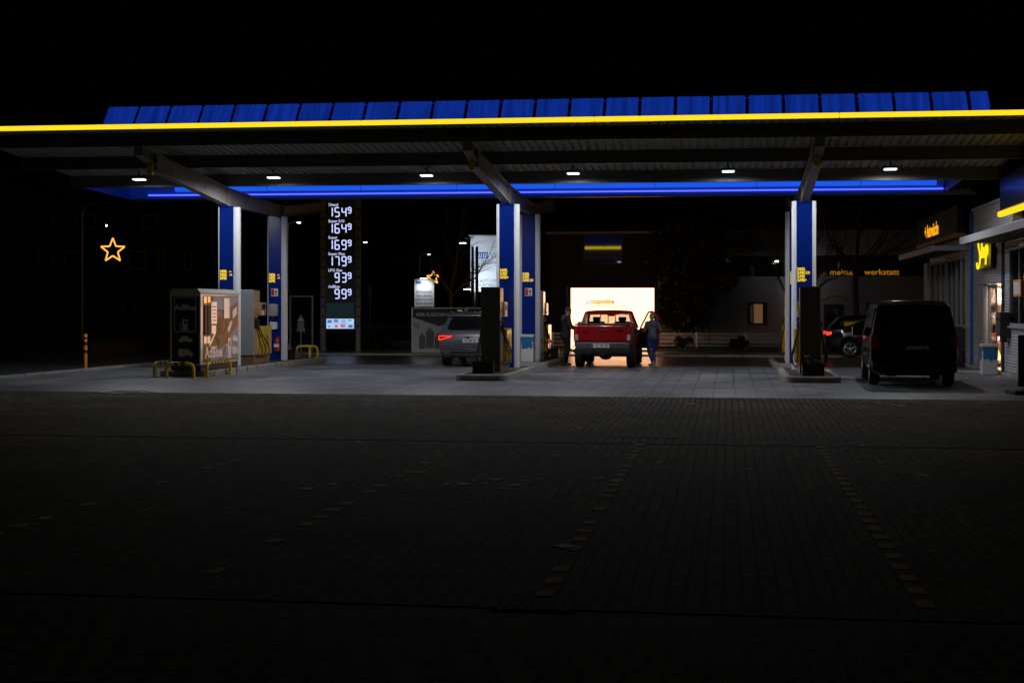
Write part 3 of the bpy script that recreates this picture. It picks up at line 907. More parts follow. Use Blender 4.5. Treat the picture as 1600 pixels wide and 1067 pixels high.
# squeegee buckets
def bucket(label, u, v, z=.15, w=.52):
    t = st('squeegee_bucket', label, 'bucket', u, v, z, 'squeegee buckets')
    mb = MB()
    a, b, h = w/2*.9, w/2, .30
    for (x0,x1,y0,y1) in ((-b,b,-.16,-.14),(-b,b,.14,.16),(-b,-b+.02,-.14,.14),(b-.02,b,-.14,.14)):
        mb.box(x0,x1,y0,y1,0.01,h)
    mb.box(-b,b,-.16,.16,-.004,.01)
    mb.box(-b-.012,b+.012,-.172,-.16,h-.05,h); mb.box(-b-.012,b+.012,.16,.172,h-.05,h)
    mb.build('tub', 'black_plastic', t)
    sq = MB(); sq.tube([(-.05,0,.1),(-.14,.03,.46)], .014, 8); sq.bevbox(-.20,-.06,-.02,.06,.44,.48,.01)
    sq.build('squeegee', 'grey_plastic', t, True)
    sq = MB(); sq.tube([(w*.2,.05,.12),(w*.34,.02,.34),(w*.05,.02,.36)], .02, 8)
    sq.build('brush', 'black_plastic', t, True)
bucket('black squeegee tub in front of the dark pump beside the silver car', -.08, -3.55)
bucket('black squeegee tub in front of the dark pump next to the black van', 8.02, -3.75)
bucket('small black squeegee tub at the foot of the left rear column', -7.7, 4.95, w=.32)
bucket('small black squeegee tub behind the warm lit pump near the man', .4, 7.55, w=.26)

# waste bin with blue bag
def bin_(label, loc, rz, w=.38, dp=.34, h=.78):
    t = thing('waste_bin', label, 'waste bin', loc, rz)
    bevel(MB().box(-w/2,w/2,-dp/2,dp/2,0,h-.16).build('body', 'white_plastic', t), .015)
    mb = MB()
    n = 28
    rings = []
    for j, (zz, g) in enumerate(((h-.34,.012),(h-.26,.03),(h-.2,.02),(h-.12,.035),(h-.08,.018),(h-.05,.03))):
        ring = []
        for k in range(n):
            a = 2*PI*k/n
            c, s_ = math.cos(a), math.sin(a)
            m_ = max(abs(c)/(w/2), abs(s_)/(dp/2))
            x, y = c/m_, s_/m_
            q = 1+random.uniform(-.02,.05)+g*1.2
            ring.append(Vector((x*q, y*q, zz+random.uniform(-.02,.02)-(0.05 if j == 0 and k % 3 == 0 else 0))))
        rings.append(ring)
    loft(mb, rings); mb.build('bag', 'blue_bag', t, True)
    bevel(MB().box(-w/2-.01,w/2+.01,-dp/2-.01,dp/2+.01,h-.03,h+.05).build('rim', 'white_plastic', t), .01)
    return t
bin_('white waste bin with blue bag at the foot of the middle rear column', S(-.0,3.95,.15), -TH)
bin_('pale waste bin with blue bag beside the shop door', S(12.86,.55,0), -TH, .40,.4,.78)

# ================================================================== ADBLUE TANK  (left island, front)
t = st('fluid_tank', 'large cabinet tank with AdBlue lettering and a brown dashboard picture', 'tank', -7.9, -3.65, .3)
TW, TL, THt = .42, 2.98, 1.86
bevel(MB().box(-TW,TW,0,TL,0,THt).build('body', 'tank_white', t), .02)
rf = MB(); rf.add([(-TW-.02,-.03,THt+.002),(TW+.02,-.03,THt+.002),(TW+.02,TL+.02,THt+.002),(-TW-.02,TL+.02,THt+.002),
                   (-TW+.07,.0,THt+.12),(TW-.09,.0,THt+.12),(TW-.09,TL-.05,THt+.12),(-TW+.07,TL-.05,THt+.12)],
                  [(3,2,1,0),(4,5,6,7),(0,1,5,4),(1,2,6,5),(2,3,7,6),(3,0,4,7)])
rf.build('roof', 'tank_white', t)
MB().box(-TW+.02,TW-.02,.06,TL-.06,-.14,-.001).build('base_frame', 'dark_steel', t)
bevel(MB().box(-TW+.07,TW-.03,-.012,-.001,.03,THt-.08).build('front_panel', 'tank_navy', t), .004)
fr = MB()
x0,x1,z0,z1 = -.29,.31,.86,1.76
for (a,b,c,d) in ((x0,x1,z0,z0+.02),(x0,x1,z1-.02,z1),(x0,x0+.02,z0+.0205,z1-.0205),(x1-.02,x1,z0+.0205,z1-.0205)):
    fr.box(a,b,-.016,-.0125,c,d)
fr.build('panel_border', 'pale_print', t)
text('lettering', 'AdBlue', .2, 'pale_print', t, (.015,-.015,1.49), bold=.008)
def pump_icon(mb, x, z, s, ax, off):
    # little pump pictogram drawn in a face plane; ax maps (a,h) to 3-D boxes
    def bx(a0,a1,h0,h1):
        if ax == 'f': mb.box(x+a0*s,x+a1*s,off-.004,off,z+h0*s,z+h1*s)
        else: mb.box(off,off+.004,x+a0*s,x+a1*s,z+h0*s,z+h1*s)
    bx(0,.5,0,.55); bx(0,.12,.551,.85); bx(.38,.5,.551,.85); bx(0,.5,.851,1.0); bx(-.06,.56,-.08,-.001)
    bx(-.3,-.24,.05,.6); bx(-.239,-.06,.0,.06); bx(-.239,-.001,.6,.66)
def car_icon(mb, x, z, s, ax, off):
    pl = [(-.5,.05),(.5,.05),(.52,.2),(.3,.26),(.12,.42),(-.25,.42),(-.42,.24),(-.52,.2)]
    if ax == 'f': mb.prism([(x+a*s, z+h*s) for a,h in pl], 'y', off-.004, off)
    else: mb.prism([(x+a*s, z+h*s) for a,h in pl], 'x', off, off+.004)
    for c in (-.3,.3):
        if ax == 'f': mb.lathe([(.1*s,off-.006),(.1*s,off-.001)], (x+c*s,0,z+.05*s), 'y', 12)
        else: mb.lathe([(.1*s,off+.001),(.1*s,off+.006)], (0,x+c*s,z+.05*s), 'x', 12)
def truck_icon(mb, x, z, s, ax, off):
    for (a0,a1,h0,h1) in ((-.5,.18,.08,.5),(.2,.34,.08,.42),(.341,.5,.08,.27)):
        if ax == 'f': mb.box(x+a0*s,x+a1*s,off-.004,off,z+h0*s,z+h1*s)
        else: mb.box(off,off+.004,x+a0*s,x+a1*s,z+h0*s,z+h1*s)
    for c in (-.34,-.15,.34):
        if ax == 'f': mb.lathe([(.08*s,off-.006),(.08*s,off-.001)], (x+c*s,0,z+.06*s), 'y', 12)
        else: mb.lathe([(.08*s,off+.001),(.08*s,off+.006)], (0,x+c*s,z+.06*s), 'x', 12)
mb = MB(); pump_icon(mb, -.06, .92, .26, 'f', -.0125); mb.build('pump_pictogram', 'pale_print', t)
mb = MB(); car_icon(mb, .02, .6, .36, 'f', -.0125); mb.build('car_pictogram', 'pale_print', t)
mb = MB(); truck_icon(mb, .02, .22, .4, 'f', -.0125); mb.build('truck_pictogram', 'pale_print', t)
# dashboard picture on the aisle side: one flat print in several inks
X0 = TW+.001
pr = MB(); pr.box(X0-.001, X0+.005, .16, TL-.12, .06, THt-.06); 
side = pr.build('dashboard_print', 'photo_brown', t)
def ink(poly, m, name, lift):
    return MB().prism(poly, 'x', X0+.006+lift, X0+.008+lift).build(name, m, side)
ink([(1.2,1.30),(1.75,1.42),(2.25,1.52),(TL-.14,1.66),(TL-.14,THt-.08),(.9,THt-.08),(1.0,1.55)], 'photo_grey', 'print_sky', .0)
ink([(1.55,.10),(TL-.14,.10),(TL-.14,1.02),(2.6,.92),(2.15,.68)], 'photo_grey', 'print_band', .0)
ink([(.62,.08),(1.4,.10),(1.9,.52),(1.45,.42),(1.0,.3)], 'photo_grey', 'print_band', .0005)
# steering wheel and dashboard shapes of the picture
sw = MB()
for k in range(40):
    a0, a1 = 2*PI*k/40, 2*PI*(k+1)/40
    o_, i_ = .34, .29
    sw.add([(X0+.0105, 1.45+o_*1.5*math.cos(a0), 1.1+o_*math.sin(a0)), (X0+.0105, 1.45+o_*1.5*math.cos(a1), 1.1+o_*math.sin(a1)),
            (X0+.0105, 1.45+i_*1.5*math.cos(a1), 1.1+i_*math.sin(a1)), (X0+.0105, 1.45+i_*1.5*math.cos(a0), 1.1+i_*math.sin(a0))], [(0,1,2,3)])
sw.build('print_steering_wheel', 'photo_dark', side)
ink([(1.15,1.22),(1.7,1.22),(1.6,.95),(1.5,.82),(1.3,.85)], 'photo_dark', 'print_wheel_hub', .004)
ink([(.62,.45),(1.05,.78),(1.02,.84),(.6,.52)], 'white_gloss', 'print_trim', .004)
ink([(1.0,.72),(1.3,.5),(1.42,.56),(1.1,.86)], 'photo_dark', 'print_stalk', .0035)
ink([(2.0,.9),(2.25,1.12),(2.4,1.12),(2.1,.8)], 'white_gloss', 'print_lever', .004)
text('lettering', 'AdBlue', .40, 'white_gloss', t, (X0+.014, .28, .30), rot=RIGHT, align='LEFT', bold=.012, sx=1.1)
mb = MB(); pump_icon(mb, 2.02, .16, .5, 's', X0+.012); mb.build('pump_pictogram', 'white_gloss', t)
mb = MB(); car_icon(mb, 2.6, .55, .42, 's', X0+.012); truck_icon(mb, 2.6, .2, .45, 's', X0+.012); mb.build('vehicle_pictogram', 'white_gloss', t)
# nozzle compartment and hung notices
for (a,b) in ((.22,.42),(.47,.66)):
    bevel(MB().box(X0+.006,X0+.03,a,b,.78,1.55).build('nozzle_bay', 'black_plastic', t), .01)
for (a,b,c,d) in ((.2,.42,.55,.74),(.46,.66,.55,.74),(.2,.42,1.6,1.78),(.48,.68,1.62,1.78)):
    MB().box(X0+.006,X0+.014,a,b,c,d).build('meter_panel', 'white_gloss' if c < 1 else 'pump_side', t)
for (a,b,c,d,sl) in ((.74,1.15,1.06,1.64,0),(.76,1.08,.80,1.02,0),(1.72,2.14,1.2,1.74,0),(2.38,2.72,1.18,1.4,.12)):
    MB().prism([(a,c),(b,c+sl),(b,d+sl),(a,d)], 'x', X0+.013, X0+.018).build('notice', 'white_gloss', t)
mb = MB()
for k in range(5): mb.box(X0+.0185,X0+.0195,.80,1.09,1.14+k*.09,1.165+k*.09)
mb.build('notice_print', 'photo_dark', t)

# hoop guards
def hoop(label, u, v, ang, w, h=.36, r=.045, z=0.0, legs=(0,1), bands=True):
    t = thing('guard_hoop', label, 'hoop guard', S(u, v, z), -TH+ang, 'yellow hoop guards')
    pts = [(0,0,0),(0,0,h-.14)]
    for k in range(1,5):
        a = R(90*k/4); pts.append((.14-.14*math.cos(a), 0, h-.14+.14*math.sin(a)))
    for k in range(0,5):
        a = R(90*k/4); pts.append((w-.14+.14*math.sin(a), 0, h-.14+.14*math.cos(a)))
    pts.append((w,0,0))
    MB().tube(pts, r, 12).build('tube', 'hoop_yellow', t, True)
    if bands:
        n = max(2, int((w-.28)/.24))
        for i in range(n):
            x = .18+(w-.36)*(i+.5)/n
            MB().cyl((x-.05,0,h),(x+.05,0,h), r+.003, n=12).build('black_band', 'hoop_black', t, True)
    for x in (0,w): MB().box(x-.08,x+.08,-.08,.08,0,.012).build('foot_plate', 'hoop_yellow', t)
    return t
hoop('yellow hoop guard standing across the dark front of the tank', -8.2, -4.15, 0, .72)
hoop('yellow hoop guard with black bands along the dashboard picture side', -7.2, -3.95, R(90), 1.75)
hoop('yellow hoop guard behind the left edge of the tank', -8.62, -3.9, R(90), 1.2)
g = hoop('yellow hoop guard on the left island in front of the price pylon', -8.15, 6.9, 0, .72, z=.15, bands=False)
MB().tube([(.46,.0,0),(.46,0,.33)], .045, 12).build('middle_post', 'hoop_yellow', g, True)

# ================================================================== ORANGE BOLLARD
d = FPX*CAMH/(577-YH)
t = thing('bollard', 'orange bollard with black bands on the left street kerb', 'bollard', P(133.5, d, .0), 0)
MB().lathe([(.052,0),(.052,1.0),(.03,1.03)], n=18).build('post', 'orange_post', t, True)
for (a,b) in ((.88,.93),(.70,.80),(.47,.56)): MB().lathe([(.055,a),(.055,b)], n=18).build('black_band', 'hoop_black', t, True)

# ================================================================== PRICE PYLON
DY = 57.0
t = thing('price_pylon', 'tall black price pylon with six rows of lit fuel prices', 'price sign', P(532, DY, 0), 0)
k_ = DY/FPX
for (a,b) in ((501,509),(556,563.5)):
    xa, xb = (a-532)*k_, (b-532)*k_
    bevel(MB().box(xa,xb,-.12,.12,0,7.3).build('post', 'pylon', t), .02)
    hm = MB()
    for i in range(24):
        z = 1.05+i*.385
        if z < 7.2: hm.lathe([(.062,-.1225),(.062,-.1205)], ((xa+xb)/2,0,z), 'y', 14)
    hm.build('post_hole', 'hoop_black', t)
x0, x1 = (509.3-532)*k_, (555.7-532)*k_
MB().box(x0,x1,-.10,.10,.93,7.2).build('sign_body', 'pylon_black', t)
SEG = {'0':'abcdef','1':'bc','2':'abged','3':'abgcd','4':'fgbc','5':'afgcd','6':'afgedc','7':'abc','8':'abcdefg','9':'abcdfg'}
def digit(mb, ch, x, z, w, h, th, y):
    def bar(ax, az, bx, bz):
        mb.box(min(ax,bx)-(th/2 if ax == bx else -th*.18), max(ax,bx)+(th/2 if ax == bx else -th*.18), y-.004, y,
               min(az,bz)+(th*.18 if ax == bx else -th/2), max(az,bz)-(th*.18 if ax == bx else -th/2))
    L_, R_, B_, T_, Mm = x-w/2, x+w/2, z-h/2, z+h/2, z
    seg = {'a':(L_,T_,R_,T_),'d':(L_,B_,R_,B_),'g':(L_,Mm,R_,Mm),'f':(L_,Mm,L_,T_),'b':(R_,Mm,R_,T_),'e':(L_,B_,L_,Mm),'c':(R_,B_,R_,Mm)}
    for s in SEG[ch]: bar(*seg[s])
rows = [('Diesel','154'),('Super E10','164'),('Super','169'),('Super Plus','179'),('LPG Gas',' 93'),('AdBlue',' 99')]
for i, (nm, pr_) in enumerate(rows):
    yl = 320.6+i*25.5; yd = 331.9+i*25.5
    text('fuel_name', nm, .155, 'digit_label', t, ((513.4-532)*k_, -.104, ZH(yl, DY)), align='LEFT', bold=.004)
    xs = (516.6, 527.2, 538.0)
    for c, xp in zip(pr_, xs):
        if c != ' ':
            mb = MB(); digit(mb, c, (xp-532)*k_, ZH(yd, DY), 6.2*k_, 13.8*k_, .046, -.101); mb.build('price_digit', 'digit', t)
    mb = MB(); digit(mb, '9', (546.6-532)*k_, ZH(yd-2.9, DY), 4.4*k_, 8.6*k_, .044, -.101)
    mb.build('price_digit', 'digit', t)
MB().box((510.5-532)*k_,(553.5-532)*k_,-.106,-.1005,ZH(496.5,DY),ZH(473.5,DY)).build('dark_screen', 'teal_panel', t)
MB().box((510.5-532)*k_,(553.5-532)*k_,-.106,-.1005,ZH(513.4,DY),ZH(498,DY)).build('card_panel', 'card_panel', t)
for (a,b,c,d_,m_) in ((512,519,500,504.5,'card_a'),(522,529,499,504,'card_d'),(533.5,540.5,499.5,505,'card_c'),(545,549.5,499.5,502,'card_d'),
                      (512.5,517,508.8,511,'card_d'),(523.5,528.5,507.5,512,'card_b'),(532.5,540,506.5,511.5,'card_b'),(544.5,551.5,507.5,512,'card_a')):
    MB().box((a-532)*k_,(b-532)*k_,-.109,-.1065,ZH(d_,DY),ZH(c,DY)).build('card_emblem', m_, t)
mb = MB()
for xx in (520.7,531.5,542): mb.box((xx-.15-532)*k_,(xx+.15-532)*k_,-.1085,-.1065,ZH(513,DY),ZH(498.3,DY))
mb.box((511-532)*k_,(553-532)*k_,-.108,-.1063,ZH(506.1,DY),ZH(505.8,DY))
mb.build('panel_grid', 'card_d', t)
#@@PART2

# ================================================================== LIT POSTER WALL
DP = 58.0; kp = DP/FPX
t = thing('lit_billboard', 'large glowing white billboard reading couponline behind the red pickup', 'billboard', P(957, DP, 0), 0)
hw = 65*kp
MB().box(-hw,hw,-.02,.10,.10,2.57).build('screen', 'poster', t)
fr = MB()
for (a,b,c,d_) in ((-hw-.17,-hw-.002,0,2.64),(hw+.002,hw+.17,0,2.64)): fr.box(a,b,-.05,.16,c,d_)
fr.box(-hw,hw,-.05,.16,2.572,2.64); fr.box(-hw,hw,-.05,.16,.0,.098)
fr.build('frame', 'dark_steel', t)
lx = lambda px: (px-957)*kp
text('lettering', 'couponline', .30, 'poster_orange', t, (lx(922), -.024, ZH(471.3, DP)), align='LEFT', bold=.010, sx=.72, sy=.92)
text('small_lettering', 'steuerfreie Mitarbeitergutscheine', .15, 'poster_pale', t, (lx(922), -.024, ZH(477.4, DP)), align='LEFT', sx=.76)
mb = MB()
for k in range(20):
    a0, a1 = 2*PI*k/20, 2*PI*(k+1)/20
    c = Vector((lx(917.6), -.025, ZH(473.2, DP)))
    e = lambda a, r: c+Vector((r*math.cos(a), 0, r*math.sin(a)))
    mb.add([e(a0,.08), e(a1,.08), e(a1,.055), e(a0,.055)], [(0,1,2,3)])
for k in range(4):
    a = R(45+90*k); q = c+Vector((.045*math.cos(a),0,.045*math.sin(a)))
    mb.box(q.x-.018,q.x+.018,q.y-.001,q.y,q.z-.018,q.z+.018)
mb.build('plus_emblem', 'poster_blue', t)

# ================================================================== FENCES, SHRUBS, SIGNS AT THE BACK
def mesh_fence(label, u0, u1, v, h, z=.05):
    t = st('mesh_fence', label, 'fence', u0, v, z)
    L = u1-u0; w = MB(); n = int(L/.09)
    for i in range(n+1): 
        x = L*i/n; w.box(x-.006,x+.006,-.006,.006,.06,h)
    for k in range(4): w.box(0,L,-.0095,-.0065,.08+k*(h-.1)/3,.10+k*(h-.1)/3)
    w.build('wire_panel', 'zinc', t)
    m = max(1, round(L/2.2))
    for i in range(m+1):
        MB().box(L*i/m-.03, L*i/m+.03, .008,.068, 0, h+.06).build('post', 'zinc', t)
    return t
mesh_fence('low wire fence on the grass behind the glowing billboard', -1.6, 13.0, 23.5, .62)

def leaf_mass(rng, c, rad, n, size, flat=1.0, hollow=.35):
    mb = MB()
    lumps = []
    for i in range(9):
        a = rng.uniform(0, 2*PI); zz = rng.uniform(-.7, .8); rr = math.sqrt(max(0, 1-zz*zz))*rng.uniform(.4, .75)
        lumps.append((Vector((rr*math.cos(a)*rad[0], rr*math.sin(a)*rad[1], zz*rad[2]*.75)), rng.uniform(.35, .6)))
    for i in range(n):
        lc, lr = rng.choice(lumps)
        d = Vector((rng.gauss(0,1), rng.gauss(0,1), rng.gauss(0,1))).normalized()
        q = lc+Vector((d.x*rad[0], d.y*rad[1], d.z*rad[2]))*lr*(rng.uniform(hollow, 1)**.5)+Vector(c)
        if q.z < .03: q.z = .03+rng.random()*.1
        e1 = Vector((rng.gauss(0,1), rng.gauss(0,1), rng.gauss(0,1)*flat)).normalized()
        e2 = e1.cross(Vector((rng.gauss(0,1), rng.gauss(0,1), rng.gauss(0,1)))).normalized()
        s = size*rng.uniform(.6, 1.3)
        mb.add([q-e1*s, q+e2*s*.5, q+e1*s, q-e2*s*.5], [(0,1,2,3)])
    return mb
def grow(mb, rng, p, d, L, r, depth, spread=.6, tips=None, droop=0.0):
    pts = [p]; rs = [r]; q = Vector(p); dd = Vector(d)
    n = 4
    for i in range(n):
        dd = (dd+Vector((rng.gauss(0,.12), rng.gauss(0,.12), rng.gauss(0,.08)-droop))).normalized()
        q = q+dd*L/n; pts.append(q.copy()); rs.append(r*(1-.42*(i+1)/n))
    mb.tube(pts, rs, 7 if r > .05 else 4, cap=False)
    if depth <= 0:
        if tips is not None: tips.append(q.copy())
        return
    k = 2 if depth < 2 else 3
    for i in range(k+1):
        f = rng.uniform(.45, 1.0) if i else 1.0
        b = pts[min(n, max(1, int(f*n)))]
        a = rng.uniform(0, 2*PI)
        e1 = dd.orthogonal().normalized(); e2 = dd.cross(e1)
        nd = (dd+(e1*math.cos(a)+e2*math.sin(a))*spread*rng.uniform(.6, 1.2)).normalized()
        grow(mb, rng, b, nd, L*rng.uniform(.6, .8), rs[-1]*(.9 if not i else .6), depth-1, spread, tips, droop)
def bare_tree(label, px, d, trunk_h, h, r, seed, depth=5, group='bare winter trees'):
    rng = random.Random(seed)
    t = thing('bare_tree', label, 'tree', P(px, d, 0), 0, group)
    tr = MB(); tr.tube([(0,0,-.05),(.02,0,trunk_h*.4),(-.02,.02,trunk_h*.75),(0,0,trunk_h)], [r*1.25,r,r*.92,r*.85], 10)
    tr.build('trunk', 'bark', t, True)
    br = MB()
    nb = 6
    for i in range(nb):
        a = 2*PI*i/nb+rng.uniform(-.3,.3); up = rng.uniform(.7, 1.6)
        dd = Vector((math.cos(a), math.sin(a)*.8, up)).normalized()
        grow(br, rng, Vector((0,0,trunk_h-.05-.25*rng.random()*trunk_h*.6)), dd, (h-trunk_h)*rng.uniform(.4,.52), r*rng.uniform(.38,.55), depth-1, .55)
    grow(br, rng, Vector((0,0,trunk_h-.05)), Vector((0,0,1)), (h-trunk_h)*.5, r*.7, depth-1, .5)
    br.build('branches', 'bark', t)
    return t
bare_tree('bare young tree behind the gas bottle banner, left of the tall lit sign', 704, 64.0, 2.6, 6.0, .10, 11, 4)
bare_tree('bare tree in front of the pale rear building, above the dark parked car', 1337, 65.0, 3.6, 8.4, .14, 5, 5)
bare_tree('bare tree mostly hidden behind the right columns', 1250, 66.0, 1.6, 7.6, .14, 23, 5)

rng = random.Random(3)
t = thing('evergreen_tree', 'dense dark evergreen tree on the lawn right of the glowing billboard', 'tree', P(1088, 66, .03), 0)
tr = MB(); tr.tube([(.5,0,-.05),(.48,0,1.0),(.3,.1,2.2)], [.14,.12,.09], 10); tr.tube([(.45,0,.6),(-.4,.1,1.8),(-.9,0,3)], [.1,.08,.05], 8)
tr.build('trunk', 'bark', t, True)
leaf_mass(rng, (0,0,3.2), (2.6,1.6,2.7), 14000, .10).build('crown', 'leaf', t)
for (px, d, w, h, lab) in ((1071, 60.5, .42, .5, 'small dark shrub by the low fence, just right of the woman in jeans'),
                           (1153, 61, .42, .5, 'small dark shrub by the low fence, below the lit window'),
                           (532, 58.6, .75, .6, 'low round shrub behind the foot of the price pylon'),
                           (588, 60, 1.0, .75, 'low round shrub right of the price pylon')):
    t = thing('shrub', lab, 'shrub', P(px, d, .03), 0, 'low shrubs')
    leaf_mass(rng, (0,0,h*.55), (w,w*.9,h*.6), 1100, .06).build('foliage', 'leaf', t)
    sm = MB()
    for k in range(5): sm.tube([(0,0,-.03),(rng.uniform(-.3,.3)*w,rng.uniform(-.3,.3)*w,h*.8)], [.02,.008], 5)
    sm.build('stems', 'bark', t)

# warning sign, gate frame, bus stop sign left of / behind the pylon
dW = 54.0
t = thing('warning_sign', 'triangular warning sign on a thin post behind the left island', 'sign', P(470, dW, 0), 0)
kw = dW/FPX
MB().tube([(0,.03,0),(0,.03,ZH(492,dW))], .025, 8).build('post', 'zinc', t)
zt, zb_ = ZH(491.5,dW), ZH(502.5,dW)
MB().prism([(-.15,zb_),(.15,zb_),(0,zt)], 'y', -.012, 0).build('triangle_panel', 'warn', t)
MB().prism([(-.10,zb_+.03),(.10,zb_+.03),(0,zt-.07)], 'y', -.016, -.0125).build('triangle_field', 'paper', t)
MB().box(-.12,.12,-.012,0,ZH(512,dW),ZH(503.5,dW)).build('upper_plate', 'frame_grey', t)
MB().box(-.15,.15,-.012,0,ZH(518,dW),ZH(512.6,dW)).build('lower_plate', 'warn', t)
t = thing('gate_frame', 'thin dark metal gate frame between the left column and the pylon', 'gate', P(477, 60, 0), 0)
fr = MB()
for x in (-.62, .3): fr.box(x-.03,x+.03,-.03,.03,0,2.3)
fr.box(-.59,.27,-.025,.025,2.22,2.28)
fr.build('frame', 'zinc', t)
b = MB()
for k in range(9): b.box(-.55+k*.1,-.535+k*.1,-.008,.008,.1,2.2)
b.build('bars', 'dark_steel', t)
t = thing('stop_sign_post', 'small yellow and white sign on a post in the dark right of the pylon', 'sign', P(578, 88, 0), 0)
MB().tube([(0,.03,0),(0,.03,3.2)], .03, 8).build('post', 'zinc', t)
MB().bevbox(-.14,.14,-.012,.0,2.58,3.08,.005).build('yellow_plate', 'olive_strip', t)
MB().bevbox(-.11,.11,-.012,.0,2.3,2.56,.005).build('white_plate', 'frame_grey', t)

# gas bottle cages with banners
DB = 55.5; kb = DB/FPX
def cage(label, p0, p1, full):
    t = thing('gas_bottle_cage', label, 'cage', P(p0, DB, 0), 0)
    W = (p1-p0)*kb; H = ZH(481.5, DB)
    fr = MB()
    for x in (0, W):
        for y in (0, .8): fr.box(x-.025,x+.025,y-.025,y+.025,0,H+.03)
    for z in (.06, H):
        fr.box(.026,W-.026,-.02,.02,z-.02,z+.02); fr.box(.026,W-.026,.78,.82,z-.02,z+.02)
        for x in (0,W): fr.box(x-.02,x+.02,.026,.774,z-.02,z+.02)
    fr.build('frame', 'zinc', t)
    MB().box(.03,W-.03,-.034,-.0265,.04,H-.03).build('banner', 'banner_black', t)
    X = lambda px: (px-p0)*kb
    Z = lambda py: ZH(py, DB)
    if full:
        MB().prism([(X(645),Z(551.5)),(X(726),Z(551.5)),(X(726),Z(494)),(X(686),Z(510)),(X(645),Z(495.5))], 'y', -.037, -.035).build('banner_white_field', 'banner_white', t)
        text('lettering', 'HIER FLASCHENGAS', .19, 'letter_white', t, (X(650), -.0365, Z(491.8)), align='LEFT', bold=.006, sx=.88, sy=.95)
        for (a,b,c,d_) in ((655,664.5,520,545),(665.5,678,512.5,544),(679,689,521,545)):
            x = X((a+b)/2); w = (b-a)*kb/2
            m = MB(); m.prism([(x-w,Z(d_)),(x+w,Z(d_)),(x+w,Z(c+6)),(x+w*.6,Z(c+4)),(x-w*.6,Z(c+4)),(x-w,Z(c+6))], 'y', -.040, -.0375)
            m.build('printed_bottle', 'bottle', t)
            MB().box(x-w*.33,x+w*.33,-.0415,-.0385,Z(c+5.5),Z(c)).build('printed_cap', 'bottle_red', t)
        MB().box(X(645.5),X(669),-.040,-.0375,Z(553),Z(550.5)).build('blue_strip', 'sign_blue', t)
        m = MB()
        for k in range(5): m.box(X(647+k*1.8),X(647.8+k*1.8),-.040,-.0375,Z(514-(k%2)*2),Z(504+k%3))
        m.build('small_print', 'bottle', t)
    else:
        MB().prism([(X(p0+1),Z(551.5)),(X(p1-1),Z(551.5)),(X(p1-1),Z(500)),(X(p0+1),Z(488))], 'y', -.037, -.035).build('banner_white_field', 'banner_white', t)
    for i in range(3 if full else 2):
        for j in range(2):
            x = .3+i*.55; 
            if x < W-.2:
                MB().lathe([(.12,.1),(.14,.14),(.14,.6),(.1,.68),(.04,.7),(.04,.8)], (x,.25+j*.35,0), n=14).build('gas_bottle', 'bottle', t, True)
cage('gas bottle cage with a banner reading HIER FLASCHENGAS behind the silver car', 644, 727, True)
cage('second gas bottle cage with a dark banner, half hidden by the dark pump', 730, 768, False)
# small stationery sign, lit from its top edge
DSg = 58.0; ks = DSg/FPX
t = thing('stationery_sign', 'small lit white sign listing office supplies above the gas bottle banner', 'sign', P(663, DSg, 0), 0)
w2 = 15.3*ks
MB().box(-w2,w2,-.06,.06,ZH(479,DSg),ZH(436,DSg)).build('panel', 'sign_white', t)
for x in (-w2+.06, w2-.06): MB().box(x-.03,x+.03,-.03,.03,0,ZH(479,DSg)-.001).build('post', 'zinc', t)
for i, ln in enumerate(('BÜROBEDARF','BÜROMÖBEL','BÜROTECHNIK','SCHULBEDARF')):
    text('lettering', ln, .115, 'sign_grey', t, (0,-.0625,ZH(456.5+i*5.9,DSg)), bold=.001, sx=.9)
def ww(mb, x, z, s, y):
    mb.prism([(x,z),(x+1.7*s,z),(x+1.7*s,z+.9*s),(x,z+.9*s)], 'y', y-.004, y)
mb = MB(); ww(mb, -w2+.07, ZH(444,DSg), .13, -.0605); mb.build('emblem_field', 'sign_blue', t)
text('emblem_lettering', 'W G', .12, 'sign_grey', t, (.12,-.0625,ZH(442.5,DSg)), sx=.9)
MB().bevbox(-.16,.16,-.42,-.30,ZH(436,DSg)+.02,ZH(436,DSg)+.08,.015).build('lamp_shade', 'dark_steel', t)
MB().tube([(0,0,ZH(436,DSg)),(0,-.2,ZH(436,DSg)+.1),(0,-.32,ZH(436,DSg)+.09)], .015, 8).build('lamp_arm', 'dark_steel', t)
MB().box(-.14,.14,-.40,-.32,ZH(436,DSg)+.012,ZH(436,DSg)+.0185).build('lamp_face', 'cool_lamp', t)
def spot(parent, loc, target, energy, size, blend, col=(.85,.92,1), soft=.1):
    l = bpy.data.lights.new('lamp_light', 'SPOT'); l.energy = energy; l.spot_size = R(size); l.spot_blend = blend
    l.color = col; l.shadow_soft_size = soft
    o = bpy.data.objects.new('lamp_light', l); COL.objects.link(o); o.parent = parent
    o.location = loc
    o.rotation_euler = (Vector(target)-Vector(loc)).to_track_quat('-Z', 'Y').to_euler()
    return o
spot(t, (0,-.36,ZH(436,DSg)), (0,0,ZH(460,DSg)), 32, 130, .8, (.95,.98,1))

